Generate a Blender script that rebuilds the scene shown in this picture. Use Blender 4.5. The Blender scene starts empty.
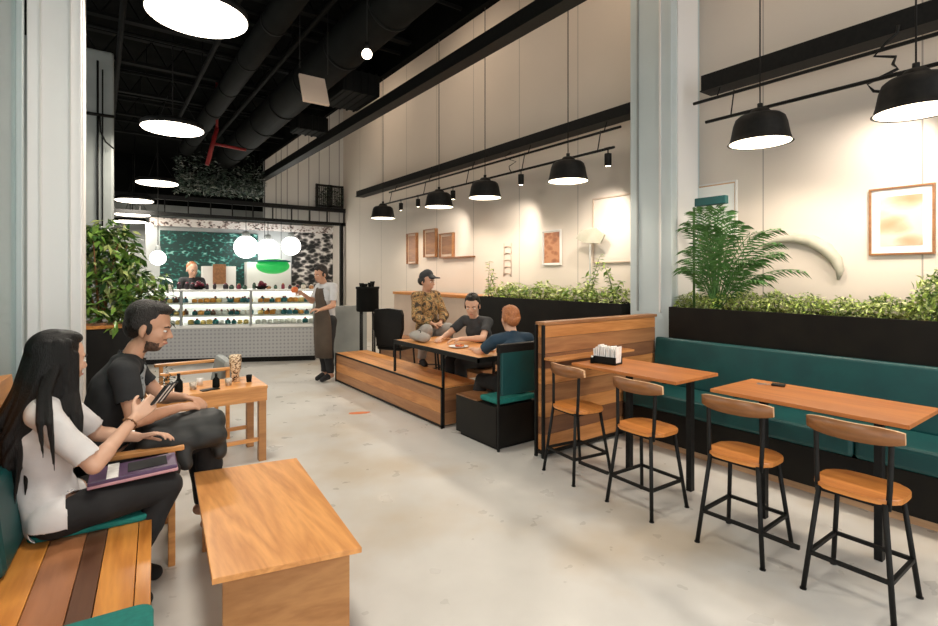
import bpy, bmesh, math, random
from mathutils import Vector, Matrix, Quaternion, noise
PI = math.pi
rnd = random.Random(7)
scn = bpy.context.scene
COL = scn.collection
V = Vector

# ------------------------------------------------------------------ camera
TH = math.radians(35.7); FPX = 514.0; EYE = 1.6; HZ = 275.0
S_, C_ = math.sin(TH), math.cos(TH)
def ratio(px):
    u = (px - 469.0) / FPX
    return (S_ + u*C_) / (C_ - u*S_)
def onX(px, py, X):          # point of the plane X = const seen at a pixel
    Y = X / ratio(px); t = X*S_ + Y*C_
    return V((X, Y, EYE - t*(py-HZ)/FPX))
def onY(px, py, Y):
    X = Y * ratio(px); t = X*S_ + Y*C_
    return V((X, Y, EYE - t*(py-HZ)/FPX))
cam = bpy.data.cameras.new('camera'); co = bpy.data.objects.new('camera', cam); COL.objects.link(co)
co.location = (0, 0, EYE); co.rotation_euler = (PI/2, 0, -TH)
cam.sensor_width = 36; cam.lens = FPX/938*36; cam.shift_y = -(313-HZ)/938; cam.clip_start = 0.05; cam.clip_end = 100
scn.camera = co

# ------------------------------------------------------------------ materials
def mat(name, col=(.5,.5,.5), rough=.5, metal=0, emit=None, es=1, spec=None, trans=0, alpha=None, ior=None, sheen=0):
    m = bpy.data.materials.new(name); m.use_nodes = True
    b = m.node_tree.nodes['Principled BSDF']
    b.inputs['Base Color'].default_value = (*col, 1)
    b.inputs['Roughness'].default_value = rough
    b.inputs['Metallic'].default_value = metal
    if emit: b.inputs['Emission Color'].default_value = (*emit, 1); b.inputs['Emission Strength'].default_value = es
    if spec is not None: b.inputs['Specular IOR Level'].default_value = spec
    if trans: b.inputs['Transmission Weight'].default_value = trans
    if ior: b.inputs['IOR'].default_value = ior
    if sheen: b.inputs['Sheen Weight'].default_value = sheen
    return m
def nn(m, t, **kw):
    n = m.node_tree.nodes.new(t)
    for k, v in kw.items(): setattr(n, k, v)
    return n
def ln(m, a, b): m.node_tree.links.new(a, b)
def bsdf(m): return m.node_tree.nodes['Principled BSDF']
def ramp(m, src, stops, interp='LINEAR'):
    r = nn(m, 'ShaderNodeValToRGB'); r.color_ramp.interpolation = interp
    e = r.color_ramp.elements
    while len(e) < len(stops): e.new(0.5)
    for i, (p, c) in enumerate(stops): e[i].position = p; e[i].color = (*c, 1)
    ln(m, src, r.inputs[0]); return r
def noisy(name, c1, c2, scale=8, rough=.5, bump=0.0, stretch=(1,1,1), detail=5, lo=.35, hi=.65, **kw):
    m = mat(name, c1, rough, **kw)
    tc = nn(m, 'ShaderNodeTexCoord'); mp = nn(m, 'ShaderNodeMapping'); mp.inputs['Scale'].default_value = stretch
    no = nn(m, 'ShaderNodeTexNoise'); no.inputs['Scale'].default_value = scale; no.inputs['Detail'].default_value = detail
    ln(m, tc.outputs['Object'], mp.inputs[0]); ln(m, mp.outputs[0], no.inputs['Vector'])
    r = ramp(m, no.outputs['Fac'], [(lo, c1), (hi, c2)]); ln(m, r.outputs[0], bsdf(m).inputs['Base Color'])
    if bump:
        bp = nn(m, 'ShaderNodeBump'); bp.inputs['Strength'].default_value = bump; bp.inputs['Distance'].default_value = .01
        ln(m, no.outputs['Fac'], bp.inputs['Height']); ln(m, bp.outputs[0], bsdf(m).inputs['Normal'])
    return m
def wood(name, c1, c2, axis='y', rough=.38, fig=1.0, seed=0.0):
    m = mat(name, c1, rough)
    tc = nn(m, 'ShaderNodeTexCoord'); mp = nn(m, 'ShaderNodeMapping')
    s = {'x': (.5, 5, 5), 'y': (5, .5, 5), 'z': (5, 5, .5)}[axis]
    mp.inputs['Scale'].default_value = s; mp.inputs['Location'].default_value = (seed, seed*1.7, seed*.6)
    n1 = nn(m, 'ShaderNodeTexNoise'); n1.inputs['Scale'].default_value = 1.3*fig; n1.inputs['Detail'].default_value = 3; n1.inputs['Distortion'].default_value = .6
    n2 = nn(m, 'ShaderNodeTexNoise'); n2.inputs['Scale'].default_value = 14; n2.inputs['Detail'].default_value = 4
    ln(m, tc.outputs['Object'], mp.inputs[0]); ln(m, mp.outputs[0], n1.inputs['Vector']); ln(m, mp.outputs[0], n2.inputs['Vector'])
    w = nn(m, 'ShaderNodeMath', operation='MULTIPLY'); w.inputs[1].default_value = 9
    ln(m, n1.outputs['Fac'], w.inputs[0])
    fr = nn(m, 'ShaderNodeMath', operation='PINGPONG'); fr.inputs[1].default_value = 1; ln(m, w.outputs[0], fr.inputs[0])
    mx = nn(m, 'ShaderNodeMath', operation='MULTIPLY_ADD'); mx.inputs[1].default_value = .45
    m2 = nn(m, 'ShaderNodeMath', operation='MULTIPLY'); m2.inputs[1].default_value = .55; ln(m, n2.outputs['Fac'], m2.inputs[0])
    ln(m, fr.outputs[0], mx.inputs[0]); ln(m, m2.outputs[0], mx.inputs[2])
    cm = tuple((a+b)/2 for a, b in zip(c1, c2))
    r = ramp(m, mx.outputs[0], [(.15, c2), (.45, cm), (.75, c1)]); ln(m, r.outputs[0], bsdf(m).inputs['Base Color'])
    bp = nn(m, 'ShaderNodeBump'); bp.inputs['Strength'].default_value = .12; bp.inputs['Distance'].default_value = .002
    ln(m, n2.outputs['Fac'], bp.inputs['Height']); ln(m, bp.outputs[0], bsdf(m).inputs['Normal'])
    return m
M = {}
OAK1, OAK2 = (.80, .38, .125), (.56, .23, .065)
for ax in 'xyz': M['oak_'+ax] = wood('oak_'+ax, OAK1, OAK2, ax)
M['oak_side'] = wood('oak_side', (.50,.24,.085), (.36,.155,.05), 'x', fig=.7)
M['plankA'] = wood('plankA', (.72,.31,.065), (.48,.17,.03), 'y', .33, seed=3)
M['plankB'] = wood('plankB', (.40,.17,.075), (.30,.115,.045), 'y', .33, seed=5)
M['plankC'] = wood('plankC', (.15,.07,.035), (.10,.04,.02), 'y', .33, seed=8)
M['plankD'] = wood('plankD', (.66,.27,.05), (.40,.13,.02), 'y', .33, seed=11)
M['px1'] = wood('px1', (.58,.26,.09), (.38,.15,.04), 'x', .45, seed=1)
M['px2'] = wood('px2', (.36,.17,.07), (.24,.10,.04), 'x', .45, seed=2)
M['px3'] = wood('px3', (.22,.10,.045), (.15,.06,.03), 'x', .45, seed=4)
M['py1'] = wood('py1', (.60,.27,.09), (.42,.16,.05), 'y', .45, seed=1)
M['py2'] = wood('py2', (.40,.19,.08), (.28,.12,.05), 'y', .45, seed=6)
M['stool_wood'] = wood('stool_wood', (.62,.24,.055), (.40,.13,.025), 'y', .35)
M['table_wood'] = wood('table_wood', (.52,.19,.05), (.38,.125,.033), 'y', .4)
M['stool_back'] = wood('stool_back', (.30,.12,.035), (.18,.07,.022), 'y', .4)
M['walnut'] = wood('walnut', (.30,.135,.05), (.18,.075,.03), 'y', .4)
M['pale'] = wood('pale', (.66,.42,.24), (.5,.29,.15), 'y', .45)
M['black'] = noisy('black_metal', (.004,.004,.004), (.008,.008,.007), 30, .55, spec=.25)
M['blackbox'] = noisy('black_laminate', (.006,.0055,.005), (.010,.009,.007), 5, .42, spec=.2)
M['ceil'] = noisy('ceiling_black', (.003,.0035,.003), (.006,.0065,.006), 3, .9, spec=.05)
M['duct'] = noisy('duct_black', (.003,.0035,.003), (.006,.0065,.006), 4, .7, spec=.12)
M['teal'] = noisy('teal_leather', (.001,.047,.050), (.002,.063,.062), 6, .45, bump=.05)
M['tealfab'] = noisy('teal_fabric', (.004,.15,.13), (.006,.19,.16), 40, .8, bump=.1)
M['white'] = noisy('white_paint', (.72,.70,.67), (.76,.74,.71), 2, .5)
M['colwhite'] = noisy('column_paint', (.84,.83,.82), (.86,.85,.84), 1.5, .45)
M['colblue'] = noisy('column_blue', (.52,.59,.60), (.56,.63,.64), 1.5, .4)
M['shade_in'] = mat('shade_inner', (.9,.88,.82), .5, emit=(1,.86,.66), es=1.6)
M['bulb'] = mat('bulb', (1,.95,.85), .5, emit=(1,.86,.66), es=14)
M['disc'] = mat('disc_diffuser', (1,.96,.9), .5, emit=(1,.89,.74), es=5.5)
M['grey'] = noisy('grey', (.25,.27,.26), (.3,.32,.31), 3, .5)
M['steel'] = mat('steel', (.55,.55,.54), .3, 1)

# floor
m = mat('polished_concrete', (.6,.58,.54), .3); M['floor'] = m
tc = nn(m, 'ShaderNodeTexCoord')
n1 = nn(m, 'ShaderNodeTexNoise'); n1.inputs['Scale'].default_value = .55; n1.inputs['Detail'].default_value = 4; n1.inputs['Distortion'].default_value = .3
n2 = nn(m, 'ShaderNodeTexNoise'); n2.inputs['Scale'].default_value = 5; n2.inputs['Detail'].default_value = 3
n3 = nn(m, 'ShaderNodeTexNoise'); n3.inputs['Scale'].default_value = .8; n3.inputs['Detail'].default_value = 5
for n in (n1, n2, n3): ln(m, tc.outputs['Object'], n.inputs['Vector'])
r1 = ramp(m, n1.outputs['Fac'], [(.3, (.55,.53,.49)), (.6, (.66,.645,.61))])
r2 = ramp(m, n2.outputs['Fac'], [(.3, (.9,.9,.9)), (.7, (1,1,1))])
mu = nn(m, 'ShaderNodeMix', data_type='RGBA', blend_type='MULTIPLY'); mu.inputs[0].default_value = .7
ln(m, r1.outputs[0], mu.inputs[6]); ln(m, r2.outputs[0], mu.inputs[7])
r3 = ramp(m, n3.outputs['Fac'], [(.50, (0,0,0)), (.66, (.6,.6,.6))])
mx = nn(m, 'ShaderNodeMix', data_type='RGBA'); ln(m, r3.outputs[0], mx.inputs[0]); ln(m, mu.outputs[2], mx.inputs[6]); mx.inputs[7].default_value = (.46,.36,.24,1)
ln(m, mx.outputs[2], bsdf(m).inputs['Base Color'])
rr = ramp(m, n2.outputs['Fac'], [(.3, (.26,)*3), (.7, (.42,)*3)]); ln(m, rr.outputs[0], bsdf(m).inputs['Roughness'])

# wall with vertical panel joints
def panel_wall(name, c, spacing, axis='Y', w=.012):
    m = mat(name, c, .6); M[name] = m
    g = nn(m, 'ShaderNodeNewGeometry'); sp = nn(m, 'ShaderNodeSeparateXYZ'); ln(m, g.outputs['Position'], sp.inputs[0])
    d = nn(m, 'ShaderNodeMath', operation='DIVIDE'); d.inputs[1].default_value = spacing; ln(m, sp.outputs[axis], d.inputs[0])
    f = nn(m, 'ShaderNodeMath', operation='FRACT'); ln(m, d.outputs[0], f.inputs[0])
    lt = nn(m, 'ShaderNodeMath', operation='LESS_THAN'); lt.inputs[1].default_value = w/spacing; ln(m, f.outputs[0], lt.inputs[0])
    no = nn(m, 'ShaderNodeTexNoise'); no.inputs['Scale'].default_value = .8; no.inputs['Detail'].default_value = 4; ln(m, g.outputs['Position'], no.inputs['Vector'])
    r = ramp(m, no.outputs['Fac'], [(.3, tuple(x*.94 for x in c)), (.7, c)])
    mx = nn(m, 'ShaderNodeMix', data_type='RGBA'); ln(m, lt.outputs[0], mx.inputs[0]); ln(m, r.outputs[0], mx.inputs[6]); mx.inputs[7].default_value = (*[x*.5 for x in c], 1)
    ln(m, mx.outputs[2], bsdf(m).inputs['Base Color'])
    return m
panel_wall('wallR', (.70,.62,.54), 1.24)
panel_wall('wallBack', (.62,.61,.58), .28, 'X', .03)

# ------------------------------------------------------------------ mesh helpers
class MB:
    def __init__(s): s.bm = bmesh.new(); s.mats = []
    def mi(s, m):
        m = M[m] if isinstance(m, str) else m
        if m not in s.mats: s.mats.append(m)
        return s.mats.index(m)
    def _fin(s, verts, m, smooth):
        i = s.mi(m)
        for f in {f for v in verts for f in v.link_faces}: f.material_index = i; f.smooth = smooth
        return verts
    def box(s, lo, hi, m='black', bev=0.0, mtx=None, seg=2):
        lo, hi = V(lo), V(hi); c = (lo+hi)/2; d = hi-lo
        r = bmesh.ops.create_cube(s.bm, size=1, matrix=Matrix.Translation(c) @ Matrix.Diagonal((*d, 1)))
        vs = r['verts']; i = s.mi(m)
        fs = {f for v in vs for f in v.link_faces}
        for f in fs: f.material_index = i
        if bev:
            es = list({e for v in vs for e in v.link_edges})
            r = bmesh.ops.bevel(s.bm, geom=es, offset=bev, segments=seg, profile=.5, affect='EDGES')
            vs = list({v for f in r['faces'] for v in f.verts} | {v for v in vs if v.is_valid})
            for f in {f for v in vs for f in v.link_faces}: f.material_index = i; f.smooth = False
        if mtx is not None: bmesh.ops.transform(s.bm, matrix=mtx, verts=vs)
        return vs
    def bar(s, p1, p2, w, h, m='black', bev=0, up=(0,0,1)):
        p1, p2 = V(p1), V(p2); d = p2-p1; L = d.length; z = d.normalized(); u = V(up)
        if abs(z.dot(u)) > .95: u = V((1,0,0))
        x = u.cross(z).normalized(); y = z.cross(x)
        mt = Matrix((x, y, z)).transposed().to_4x4(); mt.translation = p1
        return s.box((-w/2, -h/2, 0), (w/2, h/2, L), m, bev, mt)
    def tube(s, pts, r, m='black', n=10, cap=True, smooth=True):
        pts = [V(p) for p in pts]; rs = r if isinstance(r, (list, tuple)) else [r]*len(pts)
        rings = []; up = None
        for i, p in enumerate(pts):
            d = (pts[min(i+1, len(pts)-1)] - pts[max(i-1, 0)]).normalized()
            if up is None: up = V((0,0,1)) if abs(d.z) < .9 else V((1,0,0))
            x = up.cross(d).normalized(); y = d.cross(x); up = y if abs(y.dot(d)) < .5 else up
            rings.append([s.bm.verts.new(p + rs[i]*(math.cos(a)*x + math.sin(a)*y)) for a in [2*PI*k/n for k in range(n)]])
        i = s.mi(m); al = []
        for a, b in zip(rings, rings[1:]):
            for k in range(n):
                f = s.bm.faces.new((a[k], a[(k+1)%n], b[(k+1)%n], b[k])); f.material_index = i; f.smooth = smooth
        if cap:
            for rg, fl in ((rings[0], True), (rings[-1], False)):
                f = s.bm.faces.new(list(reversed(rg)) if fl else rg); f.material_index = i
        return [v for rg in rings for v in rg]
    def lathe(s, prof, m='black', n=32, c=(0,0,0), smooth=True, mtx=None):
        c = V(c); rings = []; vs = []
        for (r, z) in prof:
            if r < 1e-6: rg = [s.bm.verts.new(c+V((0,0,z)))]
            else: rg = [s.bm.verts.new(c+V((r*math.cos(2*PI*k/n), r*math.sin(2*PI*k/n), z))) for k in range(n)]
            rings.append(rg); vs += rg
        i = s.mi(m)
        for a, b in zip(rings, rings[1:]):
            for k in range(n):
                q = (k+1) % n
                if len(a) == 1 and len(b) == 1: continue
                if len(a) == 1: f = s.bm.faces.new((a[0], b[q], b[k]))
                elif len(b) == 1: f = s.bm.faces.new((a[k], a[q], b[0]))
                else: f = s.bm.faces.new((a[k], a[q], b[q], b[k]))
                f.material_index = i; f.smooth = smooth
        if mtx is not None: bmesh.ops.transform(s.bm, matrix=mtx, verts=vs)
        return vs
    def ell(s, c, r, m='black', n=14, rot=None):
        mt = Matrix.Translation(V(c)) @ (rot.to_4x4() if rot is not None else Matrix.Identity(4)) @ Matrix.Diagonal((*(r if isinstance(r, (tuple, list)) else (r,)*3), 1))
        v = bmesh.ops.create_uvsphere(s.bm, u_segments=n, v_segments=max(6, n*2//3), radius=1, matrix=mt)['verts']
        return s._fin(v, m, True)
    def prism(s, pts, z0, z1, m='black', bev=0, smooth=False):
        a = [s.bm.verts.new((x, y, z0)) for x, y in pts]; b = [s.bm.verts.new((x, y, z1)) for x, y in pts]
        i = s.mi(m); n = len(pts); fs = [s.bm.faces.new(list(reversed(a))), s.bm.faces.new(b)]
        for k in range(n):
            f = s.bm.faces.new((a[k], a[(k+1)%n], b[(k+1)%n], b[k])); f.smooth = smooth; fs.append(f)
        for f in fs: f.material_index = i
        if bev:
            es = list(set(fs[0].edges) | set(fs[1].edges))
            r = bmesh.ops.bevel(s.bm, geom=es, offset=bev, segments=2, profile=.5, affect='EDGES')
            for f in r['faces']: f.material_index = i
        return a+b
    def quad(s, p, m):
        f = s.bm.faces.new([s.bm.verts.new(V(q)) for q in p]); f.material_index = s.mi(m); return f
    def build(s, name, parent=None, at=(0,0,0), rz=0, smooth=None):
        bmesh.ops.recalc_face_normals(s.bm, faces=s.bm.faces)
        me = bpy.data.meshes.new(name); s.bm.to_mesh(me); s.bm.free()
        for m in s.mats: me.materials.append(m)
        o = bpy.data.objects.new(name, me); COL.objects.link(o)
        if parent: o.parent = parent
        else: o.location = at; o.rotation_euler = (0, 0, rz)
        return o
def thing(name, label, cat, at=(0,0,0), rz=0, group=None):
    o = bpy.data.objects.new(name, None); COL.objects.link(o); o.empty_display_size = .1
    o.location = at; o.rotation_euler = (0, 0, rz); o['label'] = label; o['category'] = cat
    if group: o['group'] = group
    return o
def tag(o, label, cat, group=None, kind=None):
    o['label'] = label; o['category'] = cat
    if group: o['group'] = group
    if kind: o['kind'] = kind
    return o
def struct(o): o['kind'] = 'structure'; return o
def dup(root, at, rz=0, label=None, group=None):
    r = root.copy(); COL.objects.link(r); r.location = at; r.rotation_euler = (0, 0, rz)
    if label: r['label'] = label
    if group: r['group'] = group
    for ch in list(root.children):
        c = ch.copy(); COL.objects.link(c); c.parent = r
        for g in list(ch.children):
            d = g.copy(); COL.objects.link(d); d.parent = c
    return r
def sbox(name, lo, hi, m, bev=0):
    b = MB(); b.box(lo, hi, m, bev); return struct(b.build(name))
def light(name, kind, loc, power, col=(1,.85,.68), size=.1, aim=None, angle=None, blend=.6):
    l = bpy.data.lights.new(name, kind); l.energy = power; l.color = col
    if kind == 'AREA': l.size = size
    else: l.shadow_soft_size = size
    if angle: l.spot_size = math.radians(angle); l.spot_blend = blend
    o = bpy.data.objects.new(name, l); COL.objects.link(o); o.location = loc
    if aim is not None: o.rotation_euler = (V(aim)-V(loc)).to_track_quat('-Z', 'Y').to_euler()
    return o
# ------------------------------------------------------------------ the shell
WX = 5.45; CZ = 6.2; BY = 13.4
sbox('floor', (-4, -2.5, -.1), (WX+.2, 17.2, 0), 'floor')
sbox('ceiling', (-4, -2.5, CZ), (WX+.2, 17.2, CZ+.1), 'ceil')
sbox('wall_right', (WX, -2.5, 0), (WX+.2, 17.2, CZ), 'wallR')
sbox('wall_far_left', (-2.6, 8.6, 0), (-2.4, 17.2, CZ), 'grey')
M['kitchenwall'] = noisy('kitchen_wall', (.36,.38,.38), (.46,.48,.47), 2, .5)
sbox('wall_back', (-2.6, 17.0, 0), (WX, 17.2, 3.6), 'kitchenwall')
sbox('wall_back_upper', (-2.6, 17.0, 3.6), (WX, 17.2, CZ), 'ceil')
# panelled gable wall beside the corner, above the glazed front
x0 = onY(266, 200, BY).x
sbox('wall_back_gable', (x0, BY+.12, 3.0), (WX, BY+.3, CZ), 'wallBack')
# white column on the left and its glazed screen
b = MB(); b.box((-.36, 4.1, 0), (-.094, 4.9, CZ), 'colwhite', .006); b.box((-.094, 4.14, 0), (-.084, 4.86, CZ), 'white')
b.box((-.30, 4.085, 0), (-.29, 4.1, CZ), 'white'); b.box((-.155, 4.085, 0), (-.145, 4.1, CZ), 'white')
struct(b.build('column_left'))
b = MB(); b.box((-.42, 1.0, 0), (-.375, 4.1, .05), 'colblue'); b.box((-.43, 4.0, 0), (-.37, 4.1, CZ), 'colblue', .004); b.box((-.42, 1.0, 0), (-.38, 1.06, CZ), 'colblue')
b.box((-.42, 1.0, CZ-.06), (-.38, 4.1, CZ), 'colblue')
wf = struct(b.build('window_1'))
m = mat('tinted_glass', (.62,.82,.78), .12, trans=1.0, ior=1.2); M['tint'] = m
b = MB(); b.box((-.403, 1.06, .05), (-.397, 4.0, CZ-.06), 'tint'); b.build('glass_pane', wf)
M['frost'] = noisy('frosted_wall', (.28,.46,.41), (.34,.50,.45), .7, .7)
sbox('wall_outside_window', (-2.0, 1.0, 0), (-1.9, 7.0, CZ), 'frost')
# grey pillar with service pipes behind the left planter
b = MB(); b.box((-.9, 8.0, 0), (.15, 8.6, 4.45), 'grey', .03)
pl = struct(b.build('pillar_grey'))
b = MB()
b.tube([(-.02, 7.986, 1.2), (-.02, 7.986, 4.3)], .012, 'black'); b.tube([(.03, 7.992, 1.2), (.03, 7.992, 4.2)], .008, 'black')
b.tube([(-.3, 7.98, 3.62), (.15, 7.98, 3.62)], .02, 'black')
b.tube([(.0, 7.95, 3.6), (.01, 7.93, 3.4), (.06, 7.93, 3.28), (.15, 7.93, 3.2)], .01, 'black')
tag(b.build('service_pipe'), 'thin black pipes and cable running up the grey pillar behind the leafy plant', 'pipe')
# right column
b = MB(); b.box((4.9, 3.16, 0), (WX, 3.68, CZ), 'colblue', .012); b.box((4.885, 3.28, 1.2), (4.9, 3.30, CZ), 'white'); b.box((4.885, 3.56, 1.2), (4.9, 3.58, CZ), 'grey')
b.box((5.0, 3.145, 0), (5.38, 3.16, CZ), 'colwhite')
struct(b.build('column_right'))

# ceiling steelwork: joists run across, ducts run lengthwise
LX = 3.30; LZ = 4.42      # the black ceiling over the walkway hangs lower than the hall beside the wall
sbox('ceiling_lowered', (-4, -2.5, 4.95), (LX, 17.0, 5.0), 'ceil')
sbox('ceiling_bulkhead', (LX-.06, -2.5, LZ), (LX, BY+.1, CZ), 'ceil')
for i in range(9):
    y = 1.6 + i*1.4
    b = MB(); b.box((-2.4, y-.05, 4.55), (LX-.07, y+.05, 4.59), 'duct'); b.box((-2.4, y-.05, 4.91), (LX-.07, y+.05, 4.95), 'duct')
    x = -2.4
    while x < LX-.5: b.bar((x, y, 4.58), (x+.2, y, 4.92), .014, .014, 'ceil'); b.bar((x+.2, y, 4.92), (x+.4, y, 4.58), .014, .014, 'ceil'); x += .4
    struct(b.build('ceiling_joist'))
def duct(pts, r, label, n=28):
    b = MB(); b.tube(pts, r, 'duct', n)
    for p, q in zip(pts, pts[1:]):
        p, q = V(p), V(q); L = (q-p).length; d = (q-p).normalized()
        for k in range(1, int(L/1.2)+1):
            c = p + d*k*1.2; b.tube([c-d*.02, c+d*.02], r*1.05, 'duct', n)
    return tag(b.build('air_duct'), label, 'duct')
duct([(2.35, 1.0, 4.28), (2.35, 12.8, 4.28)], .24, 'wide round black air duct running lengthwise beside the bulkhead edge')
duct([(1.55, 2.2, 4.36), (1.55, 12.8, 4.36)], .14, 'slim round black air duct running lengthwise over the walkway')
for (lo, hi, lb) in (((2.66, 6.6, 4.1), (3.2, 7.4, 4.4), 'flat black ventilation box under the ceiling above the timber bench'),
                     ((2.66, 8.6, 4.05), (3.2, 9.0, 4.3), 'narrow black ventilation box next to the high beam')):
    b = MB(); b.box(lo, hi, 'duct', .01)
    for k in range(5):
        x = lo[0] + (k+.5)*(hi[0]-lo[0])/5; b.box((x-.012, lo[1]-.012, lo[2]-.012), (x+.012, hi[1]+.012, hi[2]+.012), 'duct')
    b.box((lo[0]+.1, (lo[1]+hi[1])/2-.01, hi[2]), (lo[0]+.12, (lo[1]+hi[1])/2+.01, 4.95), 'duct')
    tag(b.build('ventilation_box'), lb, 'duct')
for (x, y, z, L) in ((1.95, 3.0, 4.42, 9), (1.15, 3.0, 4.4, 9), (.2, 3.0, 4.42, 9)):
    b = MB(); b.tube([(x, y, z), (x, y+L, z)], .03, 'duct')
    for k in range(4): b.tube([(x, y+.7+k*1.4, z), (x, y+.7+k*1.4, 4.94)], .008, 'duct', 6)
    tag(b.build('cable_conduit'), 'thin black conduit hung lengthwise under the dark ceiling', 'pipe', 'black conduits under the ceiling')
for k in range(7):
    y = 3.2+k*1.4
    b = MB(); b.tube([(-1.2, y, 4.50), (LX-.1, y, 4.50)], .022, 'duct')
    b.tube([(.55, y, 4.5), (.55, y, 4.95)], .008, 'duct', 6)
    tag(b.build('cross_conduit'), 'thin black conduit crossing beneath the dark ceiling joists', 'pipe', 'black conduits crossing the ceiling')
# beige hanging panel
p = onX(314, 90, 1.85)
M['beige'] = noisy('beige_panel', (.55,.42,.33), (.6,.47,.37), 3, .6)
t = thing('ceiling_panel', 'square beige panel hanging below the black ceiling ducts', 'panel', (p.x, p.y, p.z))
b = MB(); b.box((-.14, -.015, -.18), (.14, .015, .18), 'beige', .004, Matrix.Rotation(math.radians(-25), 4, 'X')); b.build('board', t)
b = MB(); b.tube([(-.15, 0, .2), (-.15, 0, 4.9-p.z)], .005, 'black', 6); b.tube([(.15, 0, .2), (.15, 0, 4.9-p.z)], .005, 'black', 6); b.build('hanger', t)
# small bare bulb and little spot
p = onX(367, 54, 1.95)
t = thing('bulb_lamp', 'tiny bare glowing bulb hanging among the black ceiling ducts', 'lamp', tuple(p))
b = MB(); b.ell((0,0,0), .045, M['bulb'], 12); b.build('bulb', t)
b = MB(); b.tube([(0,0,.03), (0,0,.1)], .02, 'black'); b.tube([(0,0,.1), (0,0,4.9-p.z)], .004, 'black', 6); b.build('cord', t)
# red sprinkler pipes
M['red'] = noisy('red_pipe', (.28,.012,.012), (.2,.01,.01), 4, .5)
a = onY(207, 165, 9.6); c = onY(217, 128, 9.6)
b = MB(); b.tube([tuple(a), tuple(c)], .035, 'red', 10); d = onY(246, 150, 9.6); e = (a+c)/2 + V((0,0,.05))
b.tube([tuple(e), tuple(d)], .025, 'red', 10); b.tube([tuple(c), (c.x, c.y, 4.95)], .02, 'red', 8)
tag(b.build('sprinkler_pipe'), 'dark red sprinkler pipe branch dropping from the black ceiling', 'pipe')

# black wall beams with the service rails
def beam(y0, y1, z0, z1, x0, x1, label):
    b = MB(); b.box((x0, y0, z0), (x1, y1, z1), 'black', .004); b.box((x0-.02, y0, z0-.012), (x1+.0, y1, z0), 'black')
    return tag(b.build('wall_beam'), label, 'beam')
beam(-1.0, 13.28, 3.93, 4.09, 3.2, 3.34, 'upper long black beam running high from the far lattice to the frame edge')
yA = 5.15/ratio(360)
beam(3.72, yA, 3.50, 3.63, 5.05, 5.25, 'lower black beam over the far planter, left of the blue-grey column')
beam(-1.5, 5.15/ratio(706), 3.50, 3.66, 5.05, 5.25, 'black beam over the green hedge, right of the blue-grey column')
def rail(x, y0, y1, z, zt, label):
    t = thing('lamp_rail', label, 'rail', (x, (y0+y1)/2, z)); h = (y1-y0)/2
    b = MB(); b.tube([(0, -h, 0), (0, h, 0)], .016, 'black', 10); b.build('tube', t)
    n = max(2, int(2*h/1.1))
    for k in range(n):
        y = -h + .25 + k*(2*h-.5)/(n-1)
        b = MB(); b.tube([(0, y, 0), (.06, y, zt-z)], .007, 'black', 6); b.build('bracket', t)
    return t
rail(5.02, 3.9, 9.9, 3.36, 3.5, 'upper service rail just under the far black beam')
rail(4.9, 3.9, 9.9, 3.10, 3.36, 'lower service rail carrying the spots over the far planter')
rail(5.02, -1.4, 2.98, 3.38, 3.5, 'upper service rail just under the beam above the hedge')
rail(4.9, -1.4, 2.78, 3.12, 3.38, 'lower service rail above the hedge, reaching to the small pendant')
# cable loops
def cable(pts, label, r=.007):
    b = MB(); b.tube(pts, r, 'black', 6); return tag(b.build('cable'), label, 'cable')
def wob(p, n, dz, s):
    q = random.Random(s); return [(p[0]+q.uniform(-.04,.04), p[1]+q.uniform(-.12,.12), p[2]-dz*k/n) for k in range(n+1)]
p = onX(884, 42, 4.95); cable(wob((p.x, p.y, 3.5), 9, .5, 4), 'tangled black cable looping between the rails above the hedge', .012)
p = onX(510, 150, 4.95); cable(wob((p.x, p.y, 3.42), 6, .3, 9), 'short black cable looping from the far service rail')

# pendants: one built, the rest copied
def pendant_proto(at, label):
    t = thing('pendant_lamp', label, 'pendant lamp', at, 0, 'black dome pendants along the wall')
    R = .24
    b = MB(); b.lathe([(.03,.30), (.06,.295), (.085,.265), (.09,.245), (.16,.235), (.19,.21), (.207,.16), (.225,.06), (R,.012), (R+.012,0), (R,.002)], 'black', 40); b.build('shade', t)
    b = MB(); b.lathe([(R-.004,.004), (.218,.06), (.2,.155), (.178,.2), (.1,.225), (0,.228)], M['shade_in'], 40); b.build('inner_shade', t)
    b = MB(); b.ell((0,0,.12), .055, M['bulb'], 16); b.tube([(0,0,.15), (0,0,.228)], .022, 'black'); b.build('bulb', t)
    b = MB(); b.tube([(0,0,.295), (0,0,.34)], .022, 'black'); b.tube([(0,0,.33), (0,0,CZ-at[2])], .006, 'black', 6); b.build('cord', t)
    return t
PX = 4.6; PZ = 2.73
plist = [(760, 'black dome pendant right beside the blue-grey column, above the palm'),
         (910, 'large-looking black dome pendant above the framed picture over the hedge'),
         (568, 'black dome pendant just left of the blue-grey column'),
         (485, 'black dome pendant second to the left of the blue-grey column'),
         (439, 'black dome pendant hanging over the three small wall carvings'),
         (383, 'farthest small black dome pendant, by the far end of the lower beam')]
pend = None
for px, lb in plist:
    y = PX/ratio(px)
    if px == 910: y = PX/ratio(916)
    if pend is None: pend = pendant_proto((PX, y, PZ), lb)
    else: dup(pend, (PX, y, PZ), 0, lb)
    light('pendant_light', 'SPOT', (PX, y, PZ+.05), 50, (1,.87,.72), .12, (PX, y, 0), 150, .5)
# extra pendant out of frame to the right keeps the row going
y = .35; dup(pend, (PX, y, PZ), 0, 'black dome pendant at the near end of the row beside the frame edge')
light('pendant_light', 'SPOT', (PX, y, PZ+.05), 50, (1,.87,.72), .12, (PX, y, 0), 150, .5)

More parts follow.
